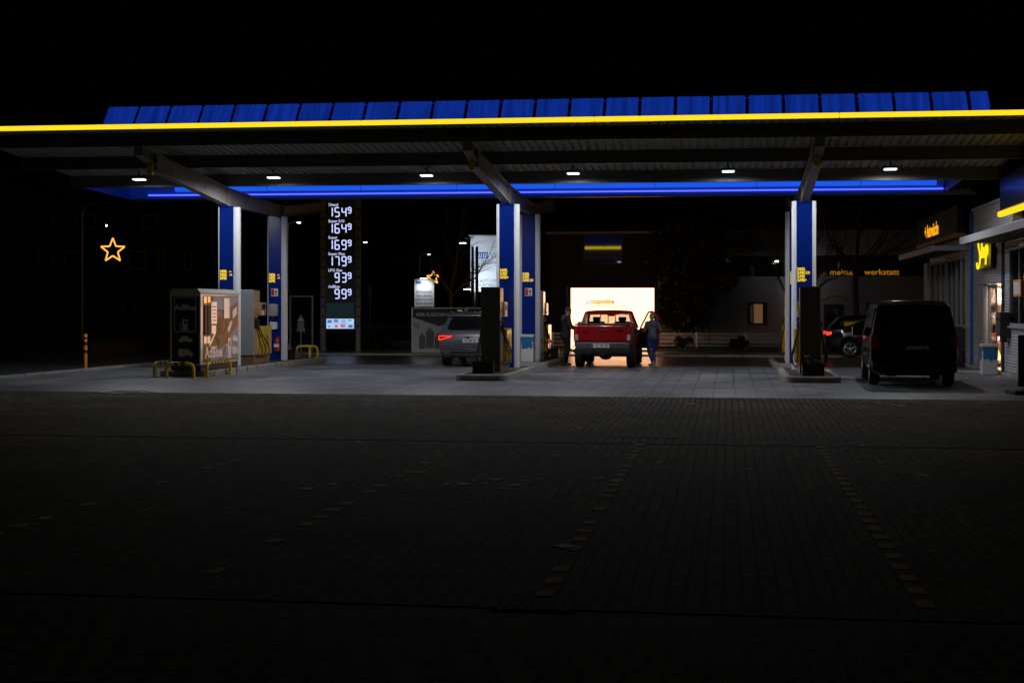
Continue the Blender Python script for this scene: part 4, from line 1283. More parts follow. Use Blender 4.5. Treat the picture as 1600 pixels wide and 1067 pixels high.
# tall lit sign tower, two flood lamps and flag poles
DT = 80.0; kt = DT/FPX
t = thing('sign_tower', 'tall lit white and blue office supply sign behind the middle columns', 'sign', P(735, DT, 0), 0)
WT = 72*kt
bevel(MB().box(0,WT,0,.5,ZH(456,DT),ZH(369,DT)).build('panel', 'sign_white', t), .02)
MB().box(-.1,WT+.1,-.06,.56,ZH(369,DT)+.002,ZH(367.5,DT)).build('top_cap', 'zinc', t)
for x in (.3, WT-.3): MB().box(x-.1,x+.1,.15,.35,0,ZH(456,DT)-.002).build('post', 'dark_steel', t)
X = lambda px: (px-735)*kt
MB().box(X(746),X(762.3),-.006,-.001,ZH(404,DT),ZH(394.2,DT)).build('emblem_field', 'sign_blue', t)
mb = MB()
for x0 in (747.2, 754.2):
    for (a,b) in (((0,396),(-.6,402)),((3.4,396),(2.8,402))):
        mb.prism([(X(x0+a[0]+1.7),ZH(396,DT)),(X(x0+a[0]+3.1),ZH(396,DT)),(X(x0+a[0]+1.6),ZH(402.4,DT)),(X(x0+a[0]+.2),ZH(402.4,DT))], 'y', -.010, -.007)
    mb.box(X(x0+.3),X(x0+4.8),-.0098,-.0072,ZH(402.6,DT),ZH(401.4,DT))
mb.build('emblem', 'sign_white', t)
text('lettering', 'WG', .5, 'sign_grey', t, (X(765.8),-.004,ZH(399.4,DT)), align='LEFT', bold=-.004, sx=.8)
text('small_lettering', 'G E R O', .2, 'sign_grey', t, (X(752),-.004,ZH(408.5,DT)), align='LEFT', sx=1.0)
text('lettering', 'SCHULBEDARF', .26, 'sign_grey', t, (X(749),-.004,ZH(438.6,DT)), align='LEFT', sx=.95)
text('lettering', 'BÜROBEDARF', .26, 'sign_grey', t, (X(746),-.004,ZH(445.6,DT)), align='LEFT', sx=.95)
MB().box(.02,WT-.02,-.003,-.0005,ZH(412.4,DT),ZH(411.9,DT)).build('panel_joint', 'sign_grey', t)
for (px, py, lab, aim, en) in ((723, 378, 'lit flood lamp on an arm at the upper left of the tall office supply sign', (770, 400), 160),
                               (730, 450, 'lit flood lamp low at the left of the tall office supply sign', (785, 432), 420)):
    z = ZH(py, DT-2.4)
    fl = thing('flood_lamp', lab, 'flood lamp', P(px, DT-2.4, z), 0)
    MB().bevbox(-.2,.2,-.1,.1,-.06,.06,.03).build('housing', 'dark_steel', fl, True)
    MB().bevbox(-.16,.16,-.10,.08,-.085,-.055,.01).build('lens', 'cool_lamp', fl)
    q = P(735, DT, z+.3)-fl.location
    MB().tube([(0,0,.05),(.1,.1,.2),tuple(q+Vector((.1,-.02,0)))], .025, 8).build('arm', 'dark_steel', fl)
    spot(fl, (0.05,.12,0), P(aim[0], DT, ZH(aim[1], DT))-fl.location, en, 95, .9, (.75,.88,1))
for px in (738.4, 745.2):
    t = thing('flag_pole', 'dark flag pole in front of the tall office supply sign', 'flag pole', P(px, DT-3.4, 0), 0, 'dark flag poles by the tall sign')
    MB().tube([(0,0,0),(0,0,ZH(387,DT-3.4))], [.09,.07], 10).build('pole', 'dark_steel', t, True)
    MB().ell((0,0,ZH(387,DT-3.4)), (.08,.08,.06)).build('pole_cap', 'dark_steel', t, True)

# ================================================================== STREET LAMPS AND STARS
def star(label, px, py, size, d, rot=0):
    t = thing('light_star', label, 'star decoration', P(px, d, ZH(py, d)), 0, 'star shaped light decorations')
    k = d/FPX; Rr = size*k
    pts = []
    for i in range(10):
        a = R(90+36*i+rot); r = Rr if i % 2 == 0 else Rr*.42
        pts.append((r*math.cos(a), 0, r*math.sin(a)))
    for i in range(10):
        MB().tube([pts[i], pts[(i+1) % 10]], .042 if d < 100 else .06, 6).build('light_tube', 'star', t, True)
    MB().tube([pts[2], (pts[2][0]-.35, 0, pts[2][2])], .03, 6).build('bracket', 'dark_steel', t)
star('large orange light star on the left street lamp post', 176.3, 391.5, 19.5, 78)
star('small orange light star above the stationery sign', 677, 434, 10.5, 140, 2)
def street_lamp(label, px, py, d, arm=1, lit=True, hz=None, rot=0):
    t = thing('street_lamp', label, 'street lamp', P(px, d, 0), rot, 'street lamps')
    z = ZH(py, d)
    MB().tube([(-arm*1.0,0,0),(-arm*1.0,0,z*.55),(-arm*1.0,0,z-.5),(-arm*.9,0,z-.1),(-arm*.5,0,z+.05),(0,0,z+.06)], [.10,.085,.07,.06,.05,.045], 8).build('pole', 'zinc', t, True)
    MB().bevbox(-.2,.2,-.1,.1,z,z+.10,.03).build('lamp_head', 'dark_steel', t, True)
    if lit:
        MB().bevbox(-.15,.15,-.08,.08,z-.06,z+.001,.015).build('lamp_lens', 'cool_lamp', t)
    return t
street_lamp('distant lit street lamp just right of the left rear column', 467, 347.5, 130)
street_lamp('distant lit street lamp just right of the price pylon', 571, 378.5, 165)
street_lamp('distant lit street lamp above the small star', 671, 397.5, 145)
t = street_lamp('unlit curved street lamp post carrying the large orange star', 187, 319, 79, 2.2, False)
# unlit left lamp: pole stands at the star
t.location = P(191, 79, 0)
dS = 90
t = thing('window_lamp', 'tiny lit lamp on the dark house above the large star', 'lamp', P(167, dS-.2, ZH(353, dS)), 0)
MB().bevbox(-.08,.08,-.08,.06,-.1,.1,.03).build('housing', 'dark_steel', t, True)
MB().ell((0,-.1,0), (.05,.05,.05)).build('bulb', 'cool_lamp', t, True)

# ================================================================== HOUSES BEHIND
t = thing('dark_house', 'dark house with faint pale window frames beyond the left street', 'house', P(-40, 91, 0), 0)
hwid = (345+40)*91/FPX
MB().box(0,hwid,0,8,0,8.2).build('wall', 'render_dark', t)
MB().prism([(-.3,8.2),(8.3,8.2),(4,11.2)], 'x', -.3, hwid+.3).build('roof', 'render_dark', t)
kh = 91/FPX
for (a,b,c,d_) in ((117,150,336,357),(100,127,393,421),(201,228,392,421),(246,258,392,422),(288,300,394,423),(192,210,467,497),(60,84,393,421),(60,84,336,357),(222,246,336,357)):
    x0, x1, z0, z1 = (a+40)*kh, (b+40)*kh, ZH(d_,91), ZH(c,91)
    f = MB()
    for (p,q,r_,s_) in ((x0,x1,z0,z0+.07),(x0,x1,z1-.07,z1),(x0,x0+.07,z0+.071,z1-.071),(x1-.07,x1,z0+.071,z1-.071)): f.box(p,q,-.06,-.001,r_,s_)
    w = f.build('window', 'frame_white', t)
    MB().box(x0+.071,x1-.071,-.03,-.0015,z0+.071,z1-.071).build('pane', 'window_dark', w)
MB().box(0.5,hwid-.2,-.012,-.001,1.2,1.28).build('plinth_trim', 'frame_grey', t)

# brick building with an upper window that mirrors the canopy
t = st('brick_building', 'dark brick building behind the billboard with one upper window mirroring the canopy', 'building', -3.0, 33.5)
MB().box(0,8.6,0,6,0,5.5).build('wall', 'brick_wall', t)
MB().box(-.15,8.75,-.15,6,5.502,5.62).build('roof_edge', 'frame_grey', t)
f = MB(); x0,x1,z0,z1 = 1.83,3.68,4.05,5.38
for (p,q,r_,s_) in ((x0-.08,x1+.08,z0-.08,z0),(x0-.08,x1+.08,z1,z1+.08),(x0-.08,x0,z0+.001,z1-.001),(x1,x1+.08,z0+.001,z1-.001)): f.box(p,q,-.05,-.001,r_,s_)
w = f.build('window', 'dark_steel', t)
MB().box(x0+.001,x1-.001,-.02,-.002,z0+.001,z1-.001).build('pane', 'mirror_glass', w)
for (a,b) in ((4.6,5.9),(6.6,7.9)):
    w = MB().box(a-.06,b+.06,-.03,-.001,1.0,2.3).build('window', 'dark_steel', t)
    MB().box(a,b,-.036,-.031,1.06,2.24).build('pane', 'window_dark', w)
# pale workshop building
VB = 31.5
t = st('workshop_building', 'long pale workshop building with a lit window and orange letters on the right', 'building', 5.2, VB)
LW = 22
MB().box(-2.6,LW,0,8,0,3.29).build('lower_wall', 'render_white', t)
MB().box(.6,LW,.25,8,3.292,4.29).build('window_band', 'window_dark', t)
MB().box(.6,LW,0,8,4.292,5.38).build('upper_wall', 'render_white', t)
MB().box(.5,LW+.1,-.12,8.1,5.382,5.5).build('roof_edge', 'frame_grey', t)
def bu(px):                     # local x on the facade for a column of the photograph
    k = (px-800)/FPX
    u = (k*(OY+VB*CT)-OX-VB*ST)/(CT+k*ST)
    return u-5.2
def bz(py, px):
    u = bu(px)+5.2
    return ZH(py, OY-u*ST+VB*CT)
def bwin(a, b, c, d_, pane, name='window'):
    x0,x1,z0,z1 = bu(a),bu(b),bz(d_,a),bz(c,a)
    f = MB()
    for (p,q,r_,s_) in ((x0,x1,z0,z0+.08),(x0,x1,z1-.08,z1),(x0,x0+.1,z0+.081,z1-.081),(x1-.1,x1,z0+.081,z1-.081)): f.box(p,q,-.06,-.001,r_,s_)
    w = f.build(name, 'dark_steel', t)
    MB().box(x0+.101,x1-.101,-.02,-.0015,z0+.081,z1-.081).build('pane', pane, w)
    return w, x0, x1, z0, z1
w, x0, x1, z0, z1 = bwin(1168, 1199, 472, 508, 'window_dark')
cu_ = MB(); cu_.box(x0+.3,x1-.22,-.026,-.0205,z0+.1,z1-.1); cu_.build('curtain', 'curtain', w)
cu_ = MB(); cu_.box(x0+.13,x0+.24,-.026,-.0205,z0+.12,z1-.16); cu_.build('side_curtain', 'frame_white', w)
w, x0, x1, z0, z1 = bwin(1287, 1316, 475, 536, 'window_dark', 'door')
mb = MB()
for k in range(6): mb.box(x0+.55,x0+.72,-.028,-.0215,z1-.35-k*.17,z1-.25-k*.17)
mb.build('door_lettering', 'sign_blue', w)
MB().box(bu(1353),bu(1366),-.05,-.001,bz(490,1353),bz(473,1353)).build('blue_sign', 'sign_blue', t)
MB().box(bu(1352),bu(1367),-.04,-.001,bz(494,1353),bz(491,1353)).build('sign_strip', 'sign_grey', t)
text('sign_lettering', 'meister · werkstatt', .40, 'orange_dim', t, (bu(1297), .235, bz(425.5, 1340)), align='LEFT', bold=.002, sx=1.05)
tw = thing('wall_lamp', 'lit wall lamp on the workshop building left of the right columns', 'lamp', S(bu(1212)+5.2, VB-.35, bz(409,1212)), -TH)
MB().bevbox(-.25,.25,-1.14,-.84,0,.1,.03).build('housing', 'dark_steel', tw, True)
MB().tube([(0,-.9,.05),(0,.34,.05)], .03, 8).build('arm', 'dark_steel', tw)
MB().bevbox(-.09,.09,-1.06,-.94,-.05,-.001,.012).build('lens', 'cool_lamp', tw)
spot(tw, (0,-1.0,-.1), (7.5,-1.4,-2), 34, 172, .6, (.85,.9,1))

# ================================================================== SHOP
FX = 13.2
t = st('petrol_station_shop', 'corrugated grey petrol station shop with yellow script sign at the right edge', 'shop', FX, 0)
def siding(v0, v1, z0, z1, label=None):
    mb = MB(); n = int((z1-z0)/.0127); pr = []
    for i in range(n+1):
        z = z0+(z1-z0)*i/n
        pr.append((-.012-.011*math.cos(2*PI*z/.076), z))
    k = len(pr)
    mb.add([(x, v1, z) for x, z in pr]+[(x, v0, z) for x, z in pr], [(i, i+1, k+i+1, k+i) for i in range(k-1)])
    mb.box(0, .22, v0, v1, z0, z1)
    return mb.build('siding', 'siding', t, True)
siding(-9, -4.6, .12, 4.05); siding(-4.6, -.62, .12, 1.28); siding(-4.6, -.62, 3.36, 3.5); siding(-.62, .42, .12, 3.5)
siding(-.95, .42, 3.5, 4.62); siding(.42, 4.15, 2.52, 4.62); siding(4.15, 5.05, .12, 4.62); siding(5.15, 6.2, .12, 4.0)
siding(6.2, 14.3, .12, 1.15); siding(10.0, 10.35, 1.15, 3.4); siding(13.9, 14.3, 1.15, 3.4)
MB().box(.002,.2,6.2,14.4,3.402,4.0).build('upper_wall', 'siding', t)
MB().box(-.04,.22,-9,.42,0,.115).build('plinth', 'kerb', t); MB().box(-.04,.22,4.15,15.2,0,.115).build('plinth', 'kerb', t)
bevel(MB().box(-.10,.2,14.32,15.2,.12,3.4).build('corner_post', 'frame_white', t), .02)
MB().box(-.07,.26,-.95,5.0,4.625,4.70).build('parapet_cap', 'siding', t)
# roof, floor, inner walls
MB().box(.25,6,-9,15.2,4.0,4.15).build('roof', 'render_dark', t)
MB().box(-.02,6,-9,15.2,.02,.06).build('floor', 'shop_floor', t)
MB().box(6.0,6.2,-9,15.2,.06,4.0).build('rear_wall', 'shop_wall', t)
MB().box(.24,6,15.0,15.2,.06,4.0).build('end_wall', 'siding', t)
MB().box(1.9,2.0,-.6,4.9,.06,4.0).build('inner_wall', 'shop_wall', t)
MB().box(.24,2.0,4.75,4.9,.06,3.99).build('inner_wall', 'shop_wall', t)
# windows
def swin(v0, v1, z0, z1, n):
    f = MB()
    f.box(-.05,.06,v0,v1,z0,z0+.07); f.box(-.05,.06,v0,v1,z1-.07,z1)
    for i in range(n+1):
        v = v0+(v1-v0)*i/n; a = v if i == 0 else (v-.07 if i == n else v-.035)
        f.box(-.05,.06,a,a+.07,z0+.071,z1-.071)
    f.box(-.04,.05,v0+.071,v1-.071,z0+(z1-z0)*.72,z0+(z1-z0)*.72+.05) if n == 1 else None
    w = f.build('window', 'frame_grey', t)
    MB().box(0,.01,v0+.03,v1-.03,z0+.03,z1-.03).build('pane', 'shop_glass', w)
    MB().box(-.11,.0,v0-.03,v1+.03,z0-.05,z0-.002).build('sill', 'frame_grey', w)
swin(-4.55,-.67,1.32,3.33,3); swin(6.25,9.95,1.2,3.36,4); swin(10.4,13.85,1.2,3.36,3)
# door: frame, open leaf and closed leaf
f = MB()
f.box(-.03,.2,.42,.50,.06,2.45); f.box(-.03,.2,4.05,4.15,.06,2.45); f.box(-.03,.2,.42,4.15,2.452,2.518)
dr = f.build('door', 'frame_grey', t)
bevel(MB().box(-.02,.18,3.3,4.04,.07,2.44).build('door_panel', 'frame_grey', dr), .01)
lf = MB()
for (a,b,c,d_) in ((1.95,3.28,.07,.2),(1.95,3.28,2.33,2.44),(1.95,2.04,.201,2.329),(3.19,3.28,.201,2.329)): lf.box(.10,.14,a,b,c,d_)
lf = lf.build('sliding_leaf', 'frame_grey', dr)
MB().box(.115,.125,2.041,3.189,.201,2.329).build('pane', 'shop_glass', lf)
MB().box(.02,.16,.5,1.95,.062,.09).build('threshold', 'zinc', dr)
# awnings
def awning(v0, v1, z0, name='awning'):
    a = MB()
    a.box(-1.0,-.03,v0,v1,z0+.02,z0+.14)
    o = a.build(name, 'render_dark', t)
    bevel(MB().box(-1.03,-1.001,v0-.01,v1+.01,z0-.02,z0+.17).build('awning_edge', 'siding', o), .006)
    bevel(MB().box(-1.0,-.03,v0-.03,v0-.001,z0-.0,z0+.15).build('awning_end', 'frame_grey', o), .006)
awning(6.0, 14.9, 3.52); awning(-9, .95, 3.50)
# fascia boxes and strips
bevel(MB().box(-.30,-.03,6.2,15.4,4.07,4.93).build('fascia', 'banner_black', t), .02)
MB().box(-.33,-.03,6.2,15.4,3.93,4.06).build('fascia_strip', 'olive_strip', t)
bevel(MB().box(-.32,-.03,-9,-.9,4.27,5.12).build('fascia', 'fascia_navy', t), .02)
bevel(MB().box(-.42,-.28,-9,-1.12,4.09,4.23).build('light_strip', 'yellow_light', t), .03)
text('lettering', '+ Autowäsche', .62, 'orange_neon', t, (-.306, 11.7, 4.42), rot=LEFT, bold=.012, sx=.92)
# script sign on a dark backing
bevel(MB().box(-.16,-.03,1.25,3.2,2.85,3.75).build('sign_backing', 'pylon_black', t), .03)
sg = []
def stroke(pts, r=.026):
    P_ = [Vector((-.22, 3.15-a*.86, 2.9+h*.8)) for a, h in pts]; out = []
    for i in range(len(P_)-1):
        p0 = P_[max(0,i-1)]; p1 = P_[i]; p2 = P_[i+1]; p3 = P_[min(len(P_)-1,i+2)]
        for k in range(6):
            s = k/6; out.append(.5*((2*p1)+(p2-p0)*s+(2*p0-5*p1+4*p2-p3)*s*s+(3*p1-p0-3*p2+p3)*s**3))
    out.append(P_[-1])
    MB().tube(out, r, 8).build('neon_letter', 'yellow_neon', t, True)
stroke([(.75,.95),(.55,1.08),(.33,.95),(.38,.72),(.6,.52),(.62,.25),(.4,.02),(.12,.0),(.05,.2)])           # s
stroke([(1.05,1.2),(.88,.35),(1.0,.62),(1.14,.68),(1.16,.5),(1.12,.34)])                                    # h
stroke([(1.42,.68),(1.3,.55),(1.34,.38),(1.48,.36),(1.56,.52),(1.44,.68)])                                  # o
stroke([(1.78,.74),(1.66,.08)]); stroke([(1.76,.6),(1.92,.74),(2.02,.58),(1.92,.42),(1.74,.44)])            # p
# downpipe, letter box
MB().tube([(-.06,5.1,.1),(-.06,5.1,4.6)], .045, 10).build('downpipe', 'sign_blue', t, True)
MB().tube([(-.05,.16,.1),(-.05,.16,3.5)], .045, 10).build('downpipe', 'dark_steel', t, True)
def on_shop(name, label, cat, x, v, z): return st(name, label, cat, FX+x, v, z)
b = on_shop('letter_box', 'dark letter box on the corrugated wall right of the shop door', 'letter box', -.03, -.45, 1.05)
bevel(MB().box(-.26,0,-.32,.22,0,.62).build('body', 'dark_steel', b), .02)
MB().box(-.268,-.261,-.25,.15,.42,.46).build('slot', 'chrome', b)
MB().bevbox(-.2,-.05,-.2,.1,-.16,-.002,.02).build('tray', 'dark_steel', b)
b = on_shop('wall_box', 'orange lit box on the shop wall at the right edge', 'wall box', -.05, -2.75, 2.05)
bevel(MB().box(-.2,0,-.45,.45,0,.42).build('body', 'orange_post', b), .02)
MB().box(-.205,-.201,-.4,.4,.06,.36).build('face', 'paper', b)
# shelf with goods seen through the door
sh = on_shop('shop_shelf', 'lit shelf of goods seen through the open shop door', 'shelf', .3, 4.15, .06)
for x in (0,1.52): MB().box(x,x+.03,0,.42,0,2.4).build('side_panel', 'shelf_wood', sh)
for z in (.12,.70,1.22,1.80,2.36): MB().box(.031,1.519,.0,.42,z,z+.035).build('shelf_board', 'shelf_wood', sh)
MB().box(.031,1.519,.40,.42,.0,2.36).build('back_panel', 'shop_wall', sh)
rg = random.Random(9)
def goods(z, m, w, h, n, lab, name='shop_package'):
    for i in range(n):
        x = .05+i*(1.42/n)+rg.uniform(0,.02)
        o = st(name, lab, 'package', FX+.3+x, 4.15, .06+z+.036, lab)
        b = MB()
        if name == 'shop_bottle': b.lathe([(w*.5,0),(w*.5,h*.6),(w*.2,h*.8),(w*.2,h)], (w/2,.14,0), n=12)
        else: b.bevbox(0,w,.03,.26,0,h*rg.uniform(.8,1),.012)
        b.build('body', m, o, True)
        MB().box(w*.15,w*.85,.024,.029,h*.15,h*.5).build('label', 'pack_white' if m != 'pack_white' else 'pack_pink', o)
goods(1.80, 'pack_pink', .2, .42, 6, 'pale pink package on the top board of the lit shelf')
goods(1.22, 'pack_white', .18, .36, 6, 'white package on the middle board of the lit shelf')
goods(.70, 'pack_red', .13, .3, 9, 'red and orange package on the lower board of the lit shelf')
goods(.12, 'pack_yellow', .13, .34, 9, 'yellow bottle on the bottom board of the lit shelf', 'shop_bottle')
sl = on_shop('shop_lamp', 'lit lamp on the shop ceiling above the shelf of goods', 'lamp', .95, 3.1, 2.75)
MB().bevbox(-.3,.3,-.08,.08,0,.06,.015).build('housing', 'white_plastic', sl)
MB().bevbox(-.28,.28,-.06,.06,-.03,-.001,.01).build('lens', 'warm_lamp', sl)
MB().tube([(0,0,.06),(0,0,1.2)], .012, 6).build('rod', 'zinc', sl)
spot(sl, (0,0,-.06), (0,1.1,-1.4), 1000, 150, .7, (1.0,.78,.6), .2)
# string of small warm bulbs and displays behind the far windows
sb = on_shop('light_string', 'string of small warm bulbs hanging inside the far shop window', 'light string', .35, 11.2, 1.4)
mb = MB()
for i in range(16):
    MB().ell((.02*math.sin(i*2.1), rg.uniform(-.15,.9), .1+i*.09), (.022,.022,.022), 8).build('bulb', 'warm_lamp', sb)
MB().tube([(0,.2,0),(0.02,.4,.8),(0,.3,1.7)], .006, 5).build('cable', 'dark_steel', sb)
for (v, lab) in ((7.3,'narrow lit poster inside the shop window nearest the door'),(9.2,'second narrow lit poster inside the shop window nearest the door')):
    b = on_shop('window_poster', lab, 'poster', .3, v, 1.3)
    MB().box(-.01,.01,-.3,.3,0,1.2).build('sheet', 'pack_pink', b)
    MB().box(-.014,-.0105,-.25,.25,.6,1.1).build('print', 'photo_brown', b)
    MB().tube([(0,0,1.2),(0,0,2.5)], .006, 5).build('string', 'dark_steel', b)
wl = on_shop('window_lamp', 'lit lamp inside the far shop windows', 'lamp', 1.6, 9.8, 3.3)
MB().bevbox(-.3,.3,-.1,.1,0,.07,.02).build('housing', 'white_plastic', wl)
MB().bevbox(-.26,.26,-.07,.07,-.03,-.001,.01).build('lens', 'warm_lamp', wl)
MB().tube([(0,0,.07),(0,0,.64)], .012, 6).build('rod', 'zinc', wl)
spot(wl, (0,0,-.06), (-.6,.5,-3), 18, 150, .7, (1.0,.72,.45), .2)
# rack by the wall and board at the right edge
b = on_shop('newspaper_rack', 'black newspaper rack against the corrugated wall right of the van', 'rack', -.35, 6.6, 0)
bevel(MB().box(-.22,.25,-.3,.3,.08,1.2).build('frame', 'black_plastic', b), .02)
for k in range(3): MB().box(-.26,-.221,-.25,.25,.25+k*.3,.45+k*.3).build('tray', 'dark_steel', b)
MB().box(-.262,-.2605,-.12,.12,.98,1.12).build('yellow_plate', 'hoop_yellow', b)
MB().bevbox(-.3,.3,-.34,.34,0,.078,.02).build('base', 'rubber', b)
b = thing('sidewalk_board', 'dark poster stand on a rubber base at the right edge of the photo', 'sign board', P(1612, 29.8, 0), -TH+R(8))
MB().bevbox(-.46,.46,-.32,.32,0,.09,.03).build('base', 'rubber', b, True)
bevel(MB().box(-.28,.28,-.03,.03,.16,1.22).build('board', 'black_plastic', b), .01)
MB().box(-.24,.24,-.034,-.0305,.2,1.18).build('poster', 'photo_dark', b)
for x in (-.2,.2): MB().tube([(x,0,.08),(x,0,.2)], .02, 8).build('spring', 'zinc', b)

# ================================================================== CARS  (local: x right, y forward, rear bumper at y = 0)
def ring(sec):
    y, zb, zs, zm, zbt, zg, zr, wb, wm, wbt, wg = sec
    return half_ring(y, [(0,zb),(wb*.85,zb),(wb,zs),(wm,zm),(wbt,zbt),(wg,zg),(wg*.86,zr-.02),(wg*.45,zr),(0,zr)])
def car_body(name, secs, m, parent, cuts, bev=.02):
    mb = MB(); loft(mb, [ring(s) for s in secs])
    o = mb.build(name, m, parent)
    bm = bmesh.new(); bm.from_mesh(o.data); bmesh.ops.recalc_face_normals(bm, faces=bm.faces[:]); bm.to_mesh(o.data); bm.free()
    mods = []; cutters = []
    for (y, z, r) in cuts:
        for s in (-1, 1):
            c = MB().cyl((s*.50, y, z), (s*1.4, y, z), r, n=28).build('cutter', m)
            bm = bmesh.new(); bm.from_mesh(c.data); bmesh.ops.recalc_face_normals(bm, faces=bm.faces[:]); bm.to_mesh(c.data); bm.free()
            cutters.append(c); mods.append(('BOOLEAN', dict(operation='DIFFERENCE', object=c, solver='EXACT')))
    par = o.parent; o.parent = None
    bake(o, mods)
    o.parent = par
    for c in cutters:
        me = c.data; bpy.data.objects.remove(c); bpy.data.meshes.remove(me)
    o.data.polygons.foreach_set("use_smooth", [True]*len(o.data.polygons))
    o.data.set_sharp_from_angle(angle=R(30))
    md = o.modifiers.new('bevel', 'BEVEL'); md.width = bev; md.segments = 2; md.limit_method = 'ANGLE'; md.angle_limit = R(28)
    return o
def wheel(parent, x, y, r, w, spokes=5, rim='rim', double=True):
    s = 1 if x > 0 else -1
    m = MB()
    rr = r*.70
    m.lathe([(rr,-.4*w),(rr,.42*w),(rr-.02,.45*w),(rr-.035,.42*w),(rr-.045,.1*w)], n=28, axis='x', caps=False) if s > 0 else \
        m.lathe([(rr,.4*w),(rr,-.42*w),(rr-.02,-.45*w),(rr-.035,-.42*w),(rr-.045,-.1*w)], n=28, axis='x', caps=False)
    hub = s*.36*w
    for k in range(spokes):
        for off in ((-.16,.16) if double else (0,)):
            a = 2*PI*k/spokes+.3; a2 = a+off
            m.tube([(hub, .05*math.cos(a), .05*math.sin(a)), (hub+s*.01, (rr-.03)*math.cos(a2), (rr-.03)*math.sin(a2))], [.026,.021], 6)
    m.lathe([(.06,hub-s*.03),(.06,hub+s*.02),(.02,hub+s*.03)], n=14, axis='x')
    o = m.build('wheel', rim, parent, True, loc=(x, y, r))
    tp = [(rr+.001,-w/2+.02),(r-.03,-w/2),(r-.006,-w*.36),(r,-w*.2),(r,w*.2),(r-.006,w*.36),(r-.03,w/2),(rr+.001,w/2-.02)]
    tm = MB(); n = 32; vs = []; fs = []
    for (rad, h) in tp:
        for k in range(n):
            a = 2*PI*k/n; vs.append((h, rad*math.cos(a), rad*math.sin(a)))
    for i in range(len(tp)-1):
        for k in range(n): fs.append((i*n+k, i*n+(k+1) % n, (i+1)*n+(k+1) % n, (i+1)*n+k))
    tm.add(vs, fs); tm.lathe([(rr+.004,-s*w*.40-.004),(rr+.004,-s*w*.40+.004)], n=28, axis='x'); tm.build('tyre', 'tyre', o, True)
    MB().lathe([(rr-.05,-s*.05*w),(rr-.05,-s*.02*w)], n=24, axis='x').build('brake_disc', 'dark_steel', o)
    return o
def plate(parent, x, y, z, w, txt, tilt=0, m='plate'):
    p = MB().bevbox(x-w/2,x+w/2,y-.012,y,z-.055,z+.055,.004).build('number_plate', m, parent)
    MB().box(x-w/2+.006,x-w/2+.05,y-.0145,y-.0125,z-.05,z+.05).build('country_band', 'plate_blue', p)
    text('plate_lettering', txt, .098, 'plate_text', p, (x+.025, y-.0135, z), bold=.0015, sx=.80, ext=.001)
    return p

# ---- silver SUV, rear view, lights on
t = st('silver_suv', 'silver grey SUV with lit red tail lights at the left pump, seen from behind', 'car', -1.74, 3.35)
SUV = [(0.00,.40,.46,.60,.70,.71,.715,.80,.88,.87,.84),
       (0.05,.34,.42,.66,.93,.95,.965,.82,.915,.895,.86),
       (0.14,.30,.40,.66,1.03,1.06,1.08,.84,.92,.90,.82),
       (0.40,.28,.38,.66,1.06,1.44,1.50,.86,.92,.895,.70),
       (0.52,.27,.37,.66,1.06,1.50,1.60,.86,.92,.895,.69),
       (1.5,.25,.35,.66,1.05,1.53,1.66,.87,.92,.90,.69),
       (2.4,.25,.35,.66,1.03,1.50,1.64,.87,.92,.90,.69),
       (2.75,.25,.35,.66,1.02,1.45,1.56,.87,.92,.90,.68),
       (3.55,.25,.35,.66,1.00,1.04,1.08,.87,.92,.89,.80),
       (4.3,.25,.36,.62,.90,.94,.99,.86,.90,.85,.76),
       (4.62,.28,.40,.58,.78,.82,.85,.80,.85,.78,.68),
       (4.72,.34,.42,.52,.64,.66,.67,.72,.76,.68,.58)]
car_body('body', SUV, 'suv_paint', t, [(.95,.36,.43),(3.74,.36,.43)])
def P3(y, x, z): return Vector((x, y, z))
MB().patch((-.70,.145,1.09),(.70,.145,1.09),(.59,.395,1.485),(-.59,.395,1.485), .02,.98,.04,.93, .12, .012, .02, aspect=1.6).build('rear_window', 'tint_glass', t)
bevel(MB().add([(-.62,.30,1.52),(.62,.30,1.52),(.6,.62,1.63),(-.6,.62,1.63),(-.62,.30,1.555),(.62,.30,1.555),(.6,.62,1.655),(-.6,.62,1.655)],
         [(3,2,1,0),(4,5,6,7),(0,1,5,4),(1,2,6,5),(2,3,7,6),(3,0,4,7)]).build('spoiler', 'suv_paint', t), .012)
MB().tube([(-.05,.16,1.13),(.35,.17,1.15)], .016, 6).build('wiper', 'black_plastic', t)
